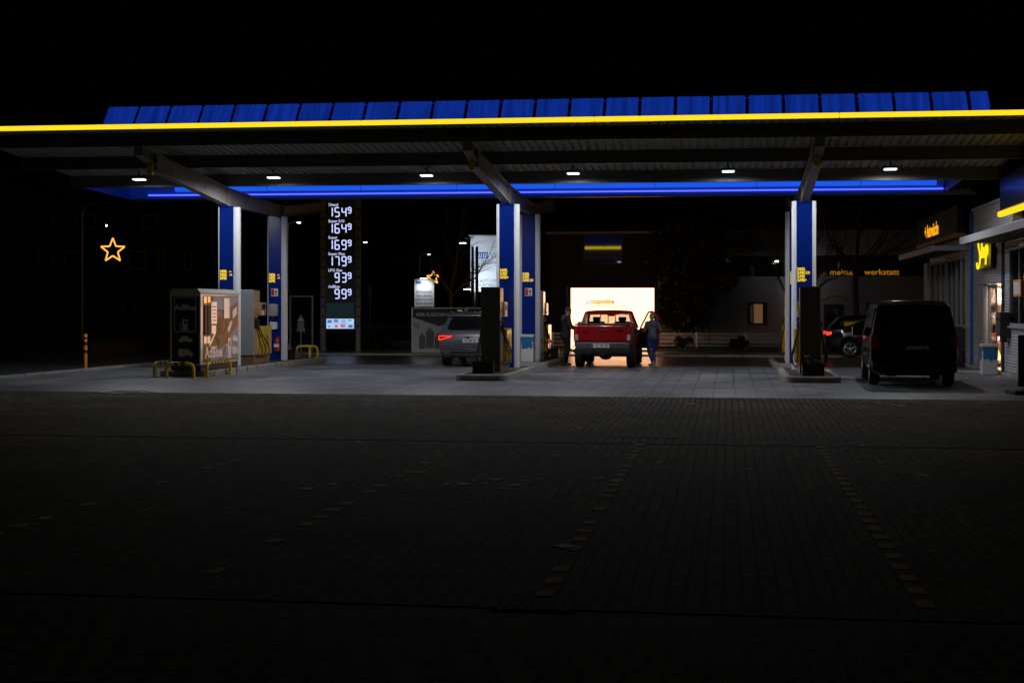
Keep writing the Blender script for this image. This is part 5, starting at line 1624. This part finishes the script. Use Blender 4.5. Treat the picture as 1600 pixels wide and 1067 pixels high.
for s in (-1, 1):
    MB().patch((s*.80,.53,1.11),(s*.80,2.6,1.09),(s*.70,2.35,1.49),(s*.70,.62,1.48), .02,.98,.05,.95,.03,.03,.02).build('side_window', 'tint_glass', t) if s > 0 else \
    MB().patch((s*.80,2.6,1.09),(s*.80,.53,1.11),(s*.70,.62,1.48),(s*.70,2.35,1.49), .02,.98,.05,.95,.03,.03,.02).build('side_window', 'tint_glass', t)
    tl = MB(); pl = [(s*.90,.80),(s*.895,.93),(s*.86,.955),(s*.42,.945),(s*.50,.885),(s*.72,.84)]
    tl.prism(pl if s > 0 else pl[::-1], 'y', .015, .09)
    lt = tl.build('tail_light', 'tail_off', t)
    li = MB()
    for (a,b) in (((.885,.815),(.885,.93)),((.885,.93),(.47,.925)),((.885,.815),(.72,.855)),((.72,.855),(.52,.905))):
        li.tube([(s*a[0],.010,a[1]),(s*b[0],.010,b[1])], .016, 6)
    li.build('light_tube', 'tail_on', lt, True)
    MB().bevbox(min(s*.45,s*.86),max(s*.45,s*.86),-.012,.02,.50,.56,.012).build('exhaust_trim', 'chrome', t)
    MB().bevbox(min(s*.62,s*.86),max(s*.62,s*.86),-.008,.01,.60,.63,.004).build('reflector', 'tail_off', t)
    MB().tube([(s*.62,.62,1.66),(s*.63,.9,1.70),(s*.62,2.2,1.70),(s*.61,2.5,1.65)], .018, 8).build('roof_rail', 'chrome', t, True)
    mr = MB(); mr.bevbox(s*.90 if s > 0 else -1.12, 1.12 if s > 0 else s*.90, 2.62, 2.80, 1.02, 1.18, .04); mr.build('mirror', 'suv_paint', t, True)
    for y in (.95, 3.74): wheel(t, s*.80, y, .35, .235, 5)
MB().box(-.42,.42,.02,.055,.918,.93).build('light_bar', 'tail_dim', t)
bevel(MB().box(-.55,.55,-.03,.02,.41,.50).build('bumper_insert', 'black_plastic', t), .02)
bevel(MB().box(-.46,.46,-.016,-.001,.515,.545).build('chrome_strip', 'chrome', t), .004)
plate(t, .06, .0, .79, .52, 'GÖ ME 207')
for (a,b,c,d_) in ((-.72,.72,.695,.703),(-.80,.80,.60,.606)): MB().box(a,b,-.004 if c < .65 else .002,.02,c,d_).build('seam', 'black_plastic', t)
bevel(MB().box(-.90,.90,-.012,.10,.375,.40).build('lower_trim', 'black_plastic', t), .01)
for s in (-1,1): MB().tube([(s*.86,.50,1.56),(s*.80,.30,1.36),(s*.885,.13,1.08)] if False else [(s*.715,.41,1.50),(s*.80,.20,1.20),(s*.845,.13,1.06)], .006, 5).build('tailgate_seam', 'black_plastic', t)
MB().bevbox(-.05,.05,.012,.05,.86,.905,.008).build('emblem', 'chrome', t)

# ---- red pickup
t = st('red_pickup', 'red pickup truck parked in front of the glowing billboard with its right door open', 'pickup truck', 2.36, 2.86)
car_body('body', [(.06,.62,.66,.86,1.18,1.22,1.225,.78,.83,.82,.80),(.12,.60,.64,.90,1.22,1.25,1.26,.82,.87,.86,.83),
                  (.7,.55,.60,.90,1.20,1.25,1.26,.86,.915,.88,.84),(1.62,.50,.56,.90,1.16,1.24,1.25,.87,.89,.875,.84)],
         'red_paint', t, [(1.12,.40,.47)], .02)
bevel(MB().box(-.70,.70,.035,.062,.82,1.255).build('tailgate', 'red_paint', t), .016)
bevel(MB().box(-.83,.83,.10,1.55,1.265,1.31).build('bed_cover', 'black_plastic', t), .015)
MB().bevbox(-.11,.11,.015,.036,1.08,1.13,.012).build('tailgate_handle', 'black_plastic', t)
MB().box(.34,.60,.026,.034,1.10,1.135).build('badge', 'chrome', t); MB().box(-.62,-.44,.026,.034,1.07,1.09).build('badge', 'chrome', t)
cab = [(1.62,.50,.56,.90,1.16,1.24,1.25,.87,.89,.875,.84),(1.70,.46,.54,.90,1.16,1.22,1.23,.87,.90,.875,.82)]
# lower cab and bonnet
car_body('lower_cab', [(1.66,.46,.54,.90,1.12,1.18,1.19,.87,.90,.875,.84),(2.6,.44,.52,.90,1.10,1.16,1.17,.87,.90,.88,.84),
                  (3.75,.44,.52,.90,1.08,1.14,1.17,.87,.90,.88,.80),(4.0,.44,.52,.9,1.08,1.12,1.16,.87,.91,.88,.78),(4.85,.46,.54,.82,1.02,1.06,1.10,.86,.90,.86,.74),
                  (5.15,.50,.56,.78,.92,.96,1.0,.80,.86,.80,.68),(5.25,.52,.56,.70,.80,.82,.83,.72,.76,.72,.6)], 'red_paint', t, [(4.2,.40,.47)], .02)
# cab frame: pillars, roof
def bar4(mb, a, b, wa, wb_, da, db):
    a, b = Vector(a), Vector(b)
    vs = [a+Vector((-wa,-da,0)),a+Vector((wa,-da,0)),a+Vector((wa,da,0)),a+Vector((-wa,da,0)),
          b+Vector((-wb_,-db,0)),b+Vector((wb_,-db,0)),b+Vector((wb_,db,0)),b+Vector((-wb_,db,0))]
    mb.add(vs, [(3,2,1,0),(4,5,6,7),(0,1,5,4),(1,2,6,5),(2,3,7,6),(3,0,4,7)])
for s in (-1, 1):
    for a_ in (((s*.80,1.74,1.17), (s*.665,1.90,1.63), .055,.045,.06,.05), ((s*.84,2.72,1.15), (s*.69,2.66,1.64), .03,.03,.05,.045),
               ((s*.80,3.74,1.15), (s*.66,2.98,1.63), .04,.035,.05,.05)):
        pm = MB(); bar4(pm, *a_); bevel(pm.build('pillar', 'red_paint', t), .012)
rfm = MB(); loft(rfm, [half_ring(y, [(0,z0),(w*.9,z0),(w,z0+.025),(w*.9,z1-.02),(w*.5,z1),(0,z1+.005)]) for (y,w,z0,z1) in
    ((1.84,.64,1.57,1.62),(1.90,.71,1.59,1.67),(2.1,.73,1.62,1.70),(2.6,.73,1.63,1.715),(2.95,.71,1.61,1.69),(3.05,.68,1.59,1.65))])
o = rfm.build('roof', 'red_paint', t, True)
MB().patch((-.76,1.70,1.19),(.76,1.70,1.19),(.635,1.85,1.60),(-.635,1.85,1.60), .0,1,.0,1,.06,.006,.006).build('rear_window', 'car_glass', t)
for x in (-.24,.02,.26): MB().add([(x-.014,1.70,1.19),(x+.014,1.70,1.19),(x*.86+.012,1.85,1.62),(x*.86-.012,1.85,1.62),(x-.014,1.72,1.19),(x+.014,1.72,1.19),(x*.86+.012,1.87,1.62),(x*.86-.012,1.87,1.62)],
        [(0,1,2,3),(7,6,5,4),(0,4,5,1),(1,5,6,2),(2,6,7,3),(3,7,4,0)]).build('window_bar', 'black_plastic', t)
MB().patch((.78,3.73,1.17),(-.78,3.73,1.17),(-.64,3.0,1.64),(.64,3.0,1.64), .0,1,.0,1,.05,.006,.006).build('windscreen', 'car_glass', t)
MB().patch((-.84,3.68,1.16),(-.84,1.84,1.18),(-.685,1.96,1.64),(-.685,2.95,1.64), .02,.98,.0,1,.03,.004,.006).build('side_window', 'car_glass', t)
MB().patch((.84,1.84,1.18),(.84,2.68,1.16),(.69,2.64,1.64),(.685,1.96,1.64), .02,.98,.0,1,.03,.004,.006).build('side_window', 'car_glass', t)
MB().bevbox(.36,.56,1.80,1.83,1.57,1.595,.006).build('brake_light', 'tail_clear', t)
for s, lb in ((-1,None),(1,None)):
    st_ = MB(); st_.bevbox(s*.40-.25,s*.40+.25,2.5,2.68,.95,1.36,.05); st_.bevbox(s*.40-.12,s*.40+.12,2.5,2.60,1.36,1.50,.04)
    st_.build('seat', 'seat', t, True)
MB().bevbox(-.7,.7,2.0,2.15,.9,1.2,.04).build('rear_bench', 'seat', t, True)
mm = MB(); mm.bevbox(-.10,.12,2.98,3.03,1.52,1.58,.012); mm.tube([(0,3.02,1.56),(0,3.06,1.63)], .012, 6); mm.build('inside_mirror', 'black_plastic', t)
mm = MB(); mm.bevbox(-.75,.75,3.3,3.7,1.0,1.17,.05); mm.build('dashboard', 'black_plastic', t, True)
mm = MB(); mm.tube([(-.40+.18*math.cos(R(a)),3.2+.06*math.sin(R(a)),1.12+.17*math.sin(R(a))) for a in range(0,361,24)], .018, 6); mm.build('steering_wheel', 'black_plastic', t, True)
# open right-hand door, hinged at the front
dr = bpy.data.objects.new('door', None)
hinge = Vector((.90, 3.62, 0))
dmb = MB(); dmb.bevbox(-.06,.03,-.95,0,.50,1.15,.025)
door = dmb.build('door', 'red_paint', t, False, loc=hinge, rz=R(41), label='open red door with black inner lining')
bpy.data.objects.remove(dr)
fm = MB()
outl = [(-.93,1.14),(-.92,1.40),(-.84,1.60),(-.66,1.67),(-.48,1.64),(-.02,1.16)]
for a, b in zip(outl[:-1], outl[1:]):
    fm.tube([(-.015-.10*(a[1]-1.14), a[0], a[1]), (-.015-.10*(b[1]-1.14), b[0], b[1])], .026, 8)
fm.build('door_frame', 'red_paint', door, True)
gm = MB(); gm.add([(-.015-.10*(z-1.14), y, z) for y, z in outl], [tuple(range(6))]); gm.build('door_window', 'car_glass', door)
dl = MB(); dl.bevbox(-.10,-.062,-.90,-.05,.54,1.10,.02); dl.bevbox(-.15,-.10,-.7,-.25,.80,.87,.02); dl.build('door_lining', 'black_plastic', door, True)
mr = MB(); mr.bevbox(.03,.26,-.30,-.16,1.12,1.34,.04); mr.build('mirror', 'black_plastic', door, True)
mr = MB(); mr.bevbox(-1.10,-.90,3.42,3.56,1.12,1.34,.04); mr.build('mirror', 'black_plastic', t, True)
# sill gap behind the open door
bevel(MB().box(-.80,.80,-.10,.055,.58,.77).build('bumper', 'bumper_grey', t), .03)
bevel(MB().add([(-.82,-.06,.44),(.82,-.06,.44),(.88,.16,.46),(-.88,.16,.46),(-.84,-.08,.578),(.84,-.08,.578),(.89,.16,.578),(-.89,.16,.578)],
        [(3,2,1,0),(4,5,6,7),(0,1,5,4),(1,2,6,5),(2,3,7,6),(3,0,4,7)]).build('lower_bumper', 'black_plastic', t), .02)
plate(t, -.05, -.101, .672, .52, 'GÖ PM 730')
for s in (-1, 1):
    l = MB().bevbox(min(s*.705,s*.825),max(s*.705,s*.825),.02,.10,.80,1.21,.02).build('tail_light', 'tail_off', t, True)
    MB().bevbox(min(s*.715,s*.815),max(s*.715,s*.815),.012,.03,.83,1.0,.01).build('clear_lens', 'tail_clear', l, True)
    for y in (1.12, 4.2): wheel(t, s*.77, y, .39, .255, 6, 'rim_dark', False)
    MB().box(s*.78-.14,s*.78+.14,1.58,1.6,.22,.55).build('mud_flap', 'rubber', t)
um = MB(); um.bevbox(-.6,.6,.2,4.8,.38,.50,.03); um.ell((0,1.12,.36), (.2,.16,.14)); um.cyl((-.62,1.12,.38),(.62,1.12,.38), .06); um.bevbox(-.06,.06,-.12,.3,.38,.46,.015)
um.build('underbody', 'black_plastic', t, True)

# ---- black van
t = st('black_van', 'black van parked in front of the shop, seen from behind', 'van', 10.14, -5.85, rz=R(-2.2))
VAN = [(0.0,.32,.40,.50,.58,.585,.59,.80,.90,.89,.86),
       (0.03,.28,.36,.62,.72,1.0,1.02,.86,.94,.94,.92),
       (0.07,.26,.34,.66,1.06,1.14,1.16,.88,.95,.95,.92),
       (0.22,.25,.34,.66,1.10,1.80,1.86,.90,.95,.945,.80),
       (0.34,.25,.34,.66,1.10,1.86,1.95,.90,.952,.95,.79),
       (1.5,.25,.34,.66,1.10,1.87,1.97,.90,.952,.95,.79),
       (3.4,.25,.34,.66,1.08,1.85,1.94,.90,.952,.95,.78),
       (3.75,.25,.34,.66,1.06,1.76,1.84,.90,.952,.94,.76),
       (4.45,.25,.34,.66,1.04,1.10,1.14,.90,.94,.90,.80),
       (4.8,.27,.36,.62,.92,.96,1.0,.86,.90,.84,.74),
       (4.9,.32,.40,.54,.70,.72,.73,.76,.80,.74,.64)]
car_body('body', VAN, 'black_paint', t, [(.98,.35,.42),(3.98,.35,.42)])
MB().patch((-.88,.07,1.17),(.88,.07,1.17),(.72,.218,1.84),(-.72,.218,1.84), .02,.98,.03,.97,.06,.014,.02).build('rear_window', 'tint_glass', t)
for s in (-1, 1):
    a = [(s*.935,.40,1.14),(s*.935,3.6,1.12),(s*.815,3.4,1.80),(s*.815,.46,1.81)]
    if s < 0: a = [a[1],a[0],a[3],a[2]]
    MB().patch(*a, .01,.99,.03,.97,.02,.012,.02).build('side_window', 'tint_glass', t)
    MB().bevbox(min(s*.80,s*.945),max(s*.80,s*.945),.02,.16,.72,1.18,.03).build('tail_light', 'tail_off', t, True)
    MB().bevbox(min(s*.6,s*.86),max(s*.6,s*.86),-.01,.02,.46,.49,.006).build('reflector', 'tail_off', t)
    mr = MB(); mr.bevbox(s*.96 if s > 0 else -1.2, 1.2 if s > 0 else s*.96, 3.55, 3.72, 1.08, 1.34, .04); mr.build('mirror', 'black_paint', t, True)
    for y in (.98, 3.98): wheel(t, s*.83, y, .345, .235, 5)
    MB().box(s*.953-.004,s*.953+.004,.5,3.3,.98,.995).build('slide_rail', 'chrome', t)
    MB().bevbox(min(s*.95,s*.985),max(s*.95,s*.985),1.9,2.1,.98,1.02,.008).build('door_handle', 'chrome', t)
bevel(MB().box(-.93,.93,-.05,.02,.34,.50).build('bumper', 'black_paint', t), .03)
MB().box(-.80,.80,-.054,-.0505,.484,.494).build('chrome_strip', 'chrome', t)
plate(t, .06, .03, .87, .52, 'GÖ CI 220')
MB().bevbox(-.50,.50,.018,.05,.955,.985,.01).build('handle_strip', 'black_plastic', t)
MB().lathe([(.045,.015),(.045,.03)], (0,0,1.05), 'y', 18).build('emblem', 'chrome', t)
for x in (-.52,.52): MB().ell((x,.03,1.03), (.02,.015,.02), 10).build('window_hinge', 'chrome', t)
MB().box(-.34,-.22,.02,.032,.995,1.01).build('badge', 'chrome', t); MB().box(.24,.36,.02,.032,.995,1.01).build('badge', 'chrome', t)
MB().tube([(.1,.06,1.22),(.5,.075,1.25)], .014, 6).build('wiper', 'black_plastic', t)
MB().bevbox(-.62,-.40,-.02,.05,.24,.28,.015).build('exhaust_pipe', 'chrome', t)
# ---- dark car behind, seen from its side
dC = 51.6
t = thing('dark_car', 'dark blue car with a lit red tail light parked crosswise behind the van', 'car', P(1328, 51.4, 0)-Matrix.Rotation(R(-99), 3, 'Z') @ Vector((.78,.85,0)), R(-99))
DC = [(0.0,.36,.42,.55,.68,.685,.69,.76,.85,.84,.80),(0.06,.30,.38,.62,.90,.93,.94,.80,.89,.87,.82),
      (0.16,.26,.36,.62,.97,1.02,1.04,.82,.90,.87,.78),(0.52,.24,.34,.62,1.0,1.36,1.42,.84,.90,.875,.66),
      (0.7,.24,.34,.62,1.0,1.40,1.50,.84,.90,.88,.65),(1.5,.23,.33,.62,.98,1.43,1.54,.85,.90,.88,.65),(2.2,.23,.33,.62,.97,1.40,1.52,.85,.90,.88,.65),
      (2.55,.23,.33,.62,.96,1.34,1.42,.85,.90,.88,.64),(3.3,.23,.33,.62,.95,.98,1.02,.85,.90,.87,.76),(4.0,.24,.34,.58,.84,.88,.92,.82,.87,.82,.7),
      (4.2,.28,.38,.5,.66,.68,.7,.74,.78,.7,.6)]
car_body('body', DC, 'navy_paint', t, [(.85,.34,.39),(3.4,.34,.39)])
MB().patch((-.72,.15,1.06),(.72,.15,1.06),(.58,.50,1.40),(-.58,.50,1.40), .02,.98,.04,.95,.1,.02,.02).build('rear_window', 'tint_glass', t)
for s in (-1, 1):
    for (y0,y1,z0,z1) in ((.62,1.42,.66,1.42),(1.5,2.9,1.5,2.38)):
        a = [(s*.87,y0,1.03),(s*.87,y1,1.01),(s*.68,z1,1.39),(s*.68,z0,1.38)]
        if s < 0: a = [a[1],a[0],a[3],a[2]]
        MB().patch(*a, .01,.99,.03,.97,.04,.03,.02).build('side_window', 'tint_glass', t)
    MB().bevbox(min(s*.60,s*.885),max(s*.60,s*.885),.015,.22,.80,.93,.03).build('tail_light', 'tail_on', t, True)
    mr = MB(); mr.bevbox(s*.90 if s > 0 else -1.1, 1.1 if s > 0 else s*.90, 2.5, 2.68, .98, 1.14, .04); mr.build('mirror', 'navy_paint', t, True)
    MB().tube([(s*.875,.66,1.02),(s*.885,2.8,1.0)], .010, 6).build('window_trim', 'chrome', t)
    for y in (.85, 3.4): wheel(t, s*.78, y, .315, .22, 5)
    for y in (1.5, 2.4): MB().bevbox(min(s*.895,s*.925),max(s*.895,s*.925),y-.1,y+.06,.86,.89,.008).build('door_handle', 'chrome', t)

# ================================================================== PEOPLE  (local: facing +y, right hand at +x)
def fuse(name, mb, m, parent, vox, smooth=4, fac=.5):
    o = mb.build(name, m)
    bake(o, [('REMESH', dict(mode='VOXEL', voxel_size=vox, use_smooth_shade=True)), ('SMOOTH', dict(factor=fac, iterations=smooth))])
    o.data.polygons.foreach_set("use_smooth", [True]*len(o.data.polygons))
    o.data.materials.clear(); o.data.materials.append(M[m])
    o.parent = parent
    return o
def hand(mb, wrist, d, palm_n, s, curl=.9):
    # palm + four unequal bent fingers + thumb; d = direction of the fingers, palm_n = where the palm faces
    w = Vector(wrist); d = Vector(d).normalized(); n = Vector(palm_n).normalized(); side = d.cross(n).normalized()*s
    for k in range(5):
        a = w+d*.02+side*(-.03+.015*k); mb.cap(a, a+d*.07, .014, .013, 8)
    for k, L in enumerate((.036,.042,.040,.031)):
        b = w+d*.09+side*(.031-.0205*k)
        q = b; dd = d
        for j, f in enumerate((1.0,.75,.6)):
            dd = (dd*math.cos(curl*.75)+n*math.sin(curl*.75)).normalized() if j or curl > .5 else dd
            nd = q+dd*L*f; mb.cap(q, nd, .0095-.001*j, .009-.001*j, 8); q = nd
            n2 = n
    b = w+d*.035+side*.036
    td = (d*.6+side*.55+n*.45).normalized(); c = b+td*.04
    mb.cap(w+d*.02+side*.025, b, .015, .0125, 8); mb.cap(b, c, .0125, .010, 8); mb.cap(c, c+(td*.4+n*.6+d*.3).normalized()*.03, .010, .0085, 8)
def head(mb, c, X):
    # skull, jaw, nose, brow, lips, ears; X turns the head
    f = lambda p: Vector(c)+X @ Vector(p)
    mb.ell(f((0,-.01,.03)), (.077,.095,.095), 16, 0, X); mb.ell(f((0,.025,-.05)), (.058,.066,.07), 14, 0, X)
    mb.cap(f((0,.088,.012)), f((0,.112,-.028)), .011, .016, 8)
    mb.cap(f((-.04,.083,.028)), f((.04,.083,.028)), .012, .012, 8)
    mb.cap(f((-.02,.085,-.062)), f((.02,.085,-.062)), .009, .009, 8)
    mb.ell(f((0,.075,-.10)), (.024,.02,.02), 8, 0, X)
    for s in (-1, 1): mb.ell(f((s*.08,-.005,-.005)), (.012,.022,.034), 8, 0, X)
def face_bits(parent, c, X):
    f = lambda p: Vector(c)+X @ Vector(p)
    for s in (-1, 1):
        MB().ell(f((s*.032,.089,.005)), (.012,.008,.008), 8, 0, X).build('eye', 'eye', parent, True)
def limb_pts(mb, pts, rs, n=12):
    for i in range(len(pts)-1): mb.cap(pts[i], pts[i+1], rs[i], rs[i+1], n)

# man at the filler: faces the pickup, right side to the camera
t = thing('person', 'man in dark jacket, grey beanie and black trousers holding the fuel nozzle', 'person', P(884.5, 44.6, .0), R(-84))
X = Matrix.Rotation(R(-18), 3, 'X') @ Matrix.Rotation(R(6), 3, 'Z')
hc = (0,.06,1.665)
LEGS = {-1: [(-.09,-.02,.95),(-.11,.06,.50),(-.11,.0,.09)], 1: [(.09,.0,.95),(.12,.02,.50),(.13,-.10,.09)]}
ARMS = {-1: [(-.19,.0,1.47),(-.23,.14,1.20),(-.10,.43,1.13)], 1: [(.19,.02,1.47),(.25,.12,1.19),(.12,.42,1.10)]}
b = MB()
head(b, hc, X)
limb_pts(b, [(0,-.005,.98),(0,.0,1.18),(0,.01,1.36),(0,.01,1.46)], [.13,.125,.14,.10]); b.cap((-.12,.0,1.43),(.12,.0,1.43),.085,.085)
b.cap((0,.01,1.46),(0,.045,1.60),.062,.055)
for s in (-1, 1):
    limb_pts(b, LEGS[s], [.085,.055,.04]); limb_pts(b, ARMS[s], [.055,.042,.030])
    a = Vector(LEGS[s][2]); b.cap(a+Vector((0,-.03,-.045)), a+Vector((0,.14,-.055)), .038, .03)
hand(b, ARMS[1][2], (-.05,1,-.15), (-1,0,0), 1, .9); hand(b, ARMS[-1][2], (.15,1,-.1), (1,0,-.2), -1, .8)
fuse('body', b, 'skin', t, .007, 3)
face_bits(t, hc, X)
b = MB()
limb_pts(b, [(0,-.01,.88),(0,0,1.12),(0,.01,1.36),(0,.01,1.45)], [.165,.155,.165,.12]); b.cap((-.15,.0,1.43),(.15,.0,1.43),.095,.095)
b.cap((-.06,-.01,.9),(.06,-.01,.9),.155,.155)
for s in (-1, 1): limb_pts(b, [ARMS[s][0], ARMS[s][1], Vector(ARMS[s][1]).lerp(Vector(ARMS[s][2]), .55)], [.085,.07,.062])
fuse('jacket', b, 'jacket_dark', t, .014)
b = MB(); b.cap((-.07,-.05,1.49),(.07,-.05,1.49),.075,.075); b.cap((-.08,.03,1.47),(.08,.03,1.47),.06,.06); b.ell((0,-.09,1.45), (.13,.07,.10))
for s in (-1, 1): limb_pts(b, [Vector(ARMS[s][1]).lerp(Vector(ARMS[s][2]), .5), Vector(ARMS[s][1]).lerp(Vector(ARMS[s][2]), .93)], [.055,.045])
fuse('hooded_sweater', b, 'hood_grey', t, .012)
b = MB()
for s in (-1, 1): limb_pts(b, LEGS[s], [.115,.08,.068])
b.cap((-.06,-.01,.95),(.06,-.01,.95),.13,.13)
fuse('trousers', b, 'trousers_black', t, .014)
b = MB()
for s in (-1, 1):
    a = Vector(LEGS[s][2]); 
    for k in range(3): b.cap(a+Vector((-.015+.015*k,-.04,-.048)), a+Vector((-.02+.02*k,.15,-.058)), .042, .032)
    b.cap(a+Vector((0,-.01,-.02)), a+Vector((0,0,.06)), .05, .05)
fuse('shoes', b, 'shoe_dark', t, .010)
b = MB()
f = lambda p: Vector(hc)+X @ Vector(p)
b.ell(f((0,-.015,.06)), (.092,.108,.088), 16, 0, X)
for k in range(16):
    a = 2*PI*k/16; a2 = 2*PI*(k+1)/16
    b.cap(f((.086*math.cos(a),-.012+.103*math.sin(a),.035)), f((.086*math.cos(a2),-.012+.103*math.sin(a2),.035)), .016, .016, 8)
fuse('beanie', b, 'beanie', t, .010, 2)
nzl = thing('fuel_nozzle', 'black fuel nozzle in the hands of the man beside the red pickup', 'fuel nozzle', t.location, R(-84))
n_ = MB(); n_.cap((.02,.44,1.09),(.01,.60,1.12),.03,.026); n_.cap((.01,.60,1.12),(.0,.74,1.06),.016,.014); n_.tube([(.02,.45,1.05),(.02,.5,1.0),(.01,.6,1.07)], .012, 8)
n_.build('grip', 'black_plastic', nzl, True)
hose([(.02,.44,1.08),(.03,.36,.95),(.1,.25,.62),(.2,-.1,.35),(.15,-.45,.42),(.05,-.8,.8)]).build('hose', 'rubber', nzl, True)

# woman beside the open door, seen from behind
t = thing('person', 'woman in grey hooded jacket and blue jeans beside the open pickup door', 'person', P(1019.5, 44.4, .0), R(16))
t.scale = (.96,.96,.955)
X = Matrix.Rotation(R(14), 3, 'Z') @ Matrix.Rotation(R(-16), 3, 'X')
hc = (-.0,.05,1.565)
LEGS = {-1: [(-.085,.0,.90),(-.10,.05,.48),(.0,-.03,.09)], 1: [(.085,-.02,.90),(.08,.10,.49),(.07,.02,.09)]}
ARMS = {-1: [(-.165,.0,1.37),(-.25,.08,1.12),(-.30,.30,1.05)], 1: [(.165,.0,1.37),(.26,-.06,1.13),(.21,.14,1.00)]}
b = MB()
head(b, hc, X)
limb_pts(b, [(0,0,.93),(0,.0,1.10),(0,.01,1.28),(0,.01,1.37)], [.125,.105,.12,.085]); b.cap((-.10,.0,1.34),(.10,.0,1.34),.075,.075)
b.cap((0,.01,1.37),(0,.03,1.50),.055,.048)
for s in (-1, 1):
    limb_pts(b, LEGS[s], [.085,.05,.036]); limb_pts(b, ARMS[s], [.048,.038,.026])
    a = Vector(LEGS[s][2]); b.cap(a+Vector((0,-.03,-.045)), a+Vector((-.03 if s < 0 else 0,.13,-.058)), .034, .027)
hand(b, ARMS[1][2], (-.3,.8,-.6), (-1,-.2,0), 1, .6); hand(b, ARMS[-1][2], (-.2,1,.0), (0,0,-1), -1, .5)
fuse('body', b, 'skin', t, .007, 3)
face_bits(t, hc, X)
b = MB()
limb_pts(b, [(0,0,.90),(0,.0,1.08),(0,.01,1.27),(0,.01,1.35)], [.155,.14,.145,.11]); b.cap((-.12,.0,1.34),(.12,.0,1.34),.09,.09)
b.cap((-.06,0,.92),(.06,0,.92),.14,.14)
for s in (-1, 1): limb_pts(b, [ARMS[s][0], ARMS[s][1], Vector(ARMS[s][1]).lerp(Vector(ARMS[s][2]), .9)], [.075,.062,.048])
fuse('jacket', b, 'jacket_grey', t, .014)
b = MB(); b.cap((-.05,-.07,1.42),(.05,-.07,1.42),.065,.065); b.ell((0,-.115,1.35), (.11,.06,.12)); b.cap((-.07,.0,1.42),(.07,.0,1.42),.05,.05)
fuse('hood', b, 'jacket_grey', t, .012)
b = MB()
for s in (-1, 1): limb_pts(b, LEGS[s], [.118,.07,.05])
b.cap((-.06,-.03,.90),(.06,-.03,.90),.125,.125)
fuse('jeans', b, 'jeans', t, .013)
for s in (-1, 1):
    b = MB(); a = Vector(LEGS[s][2]); tx = -.05 if s < 0 else .0
    for k in range(3): b.cap(a+Vector((-.012+.012*k,-.035,-.045)), a+Vector((-.018+.018*k+tx,.14,-.056)), .038, .03)
    sh_ = fuse('shoe', b, 'shoe_tan', t, .009)
    MB().cap(a+Vector((0,-.005,-.01)), a+Vector((0,0,.035)), .045, .042).build('sock', 'white_plastic', t, True)
    MB().tube([a+Vector((0,-.065,-.083)), a+Vector((tx*.5,.04,-.084)), a+Vector((tx,.165,-.084))], [.03,.036,.024], 10).build('sole', 'shoe_sole', sh_, True)
b = MB()
f = lambda p: Vector(hc)+X @ Vector(p)
b.ell(f((0,-.022,.045)), (.088,.098,.092), 16, 0, X); b.ell(f((0,-.06,-.01)), (.07,.055,.075), 14, 0, X)
b.ell(f((0,-.02,.135)), (.04,.04,.03), 10, 0, X)
fuse('hair', b, 'hair_blond', t, .010, 2)
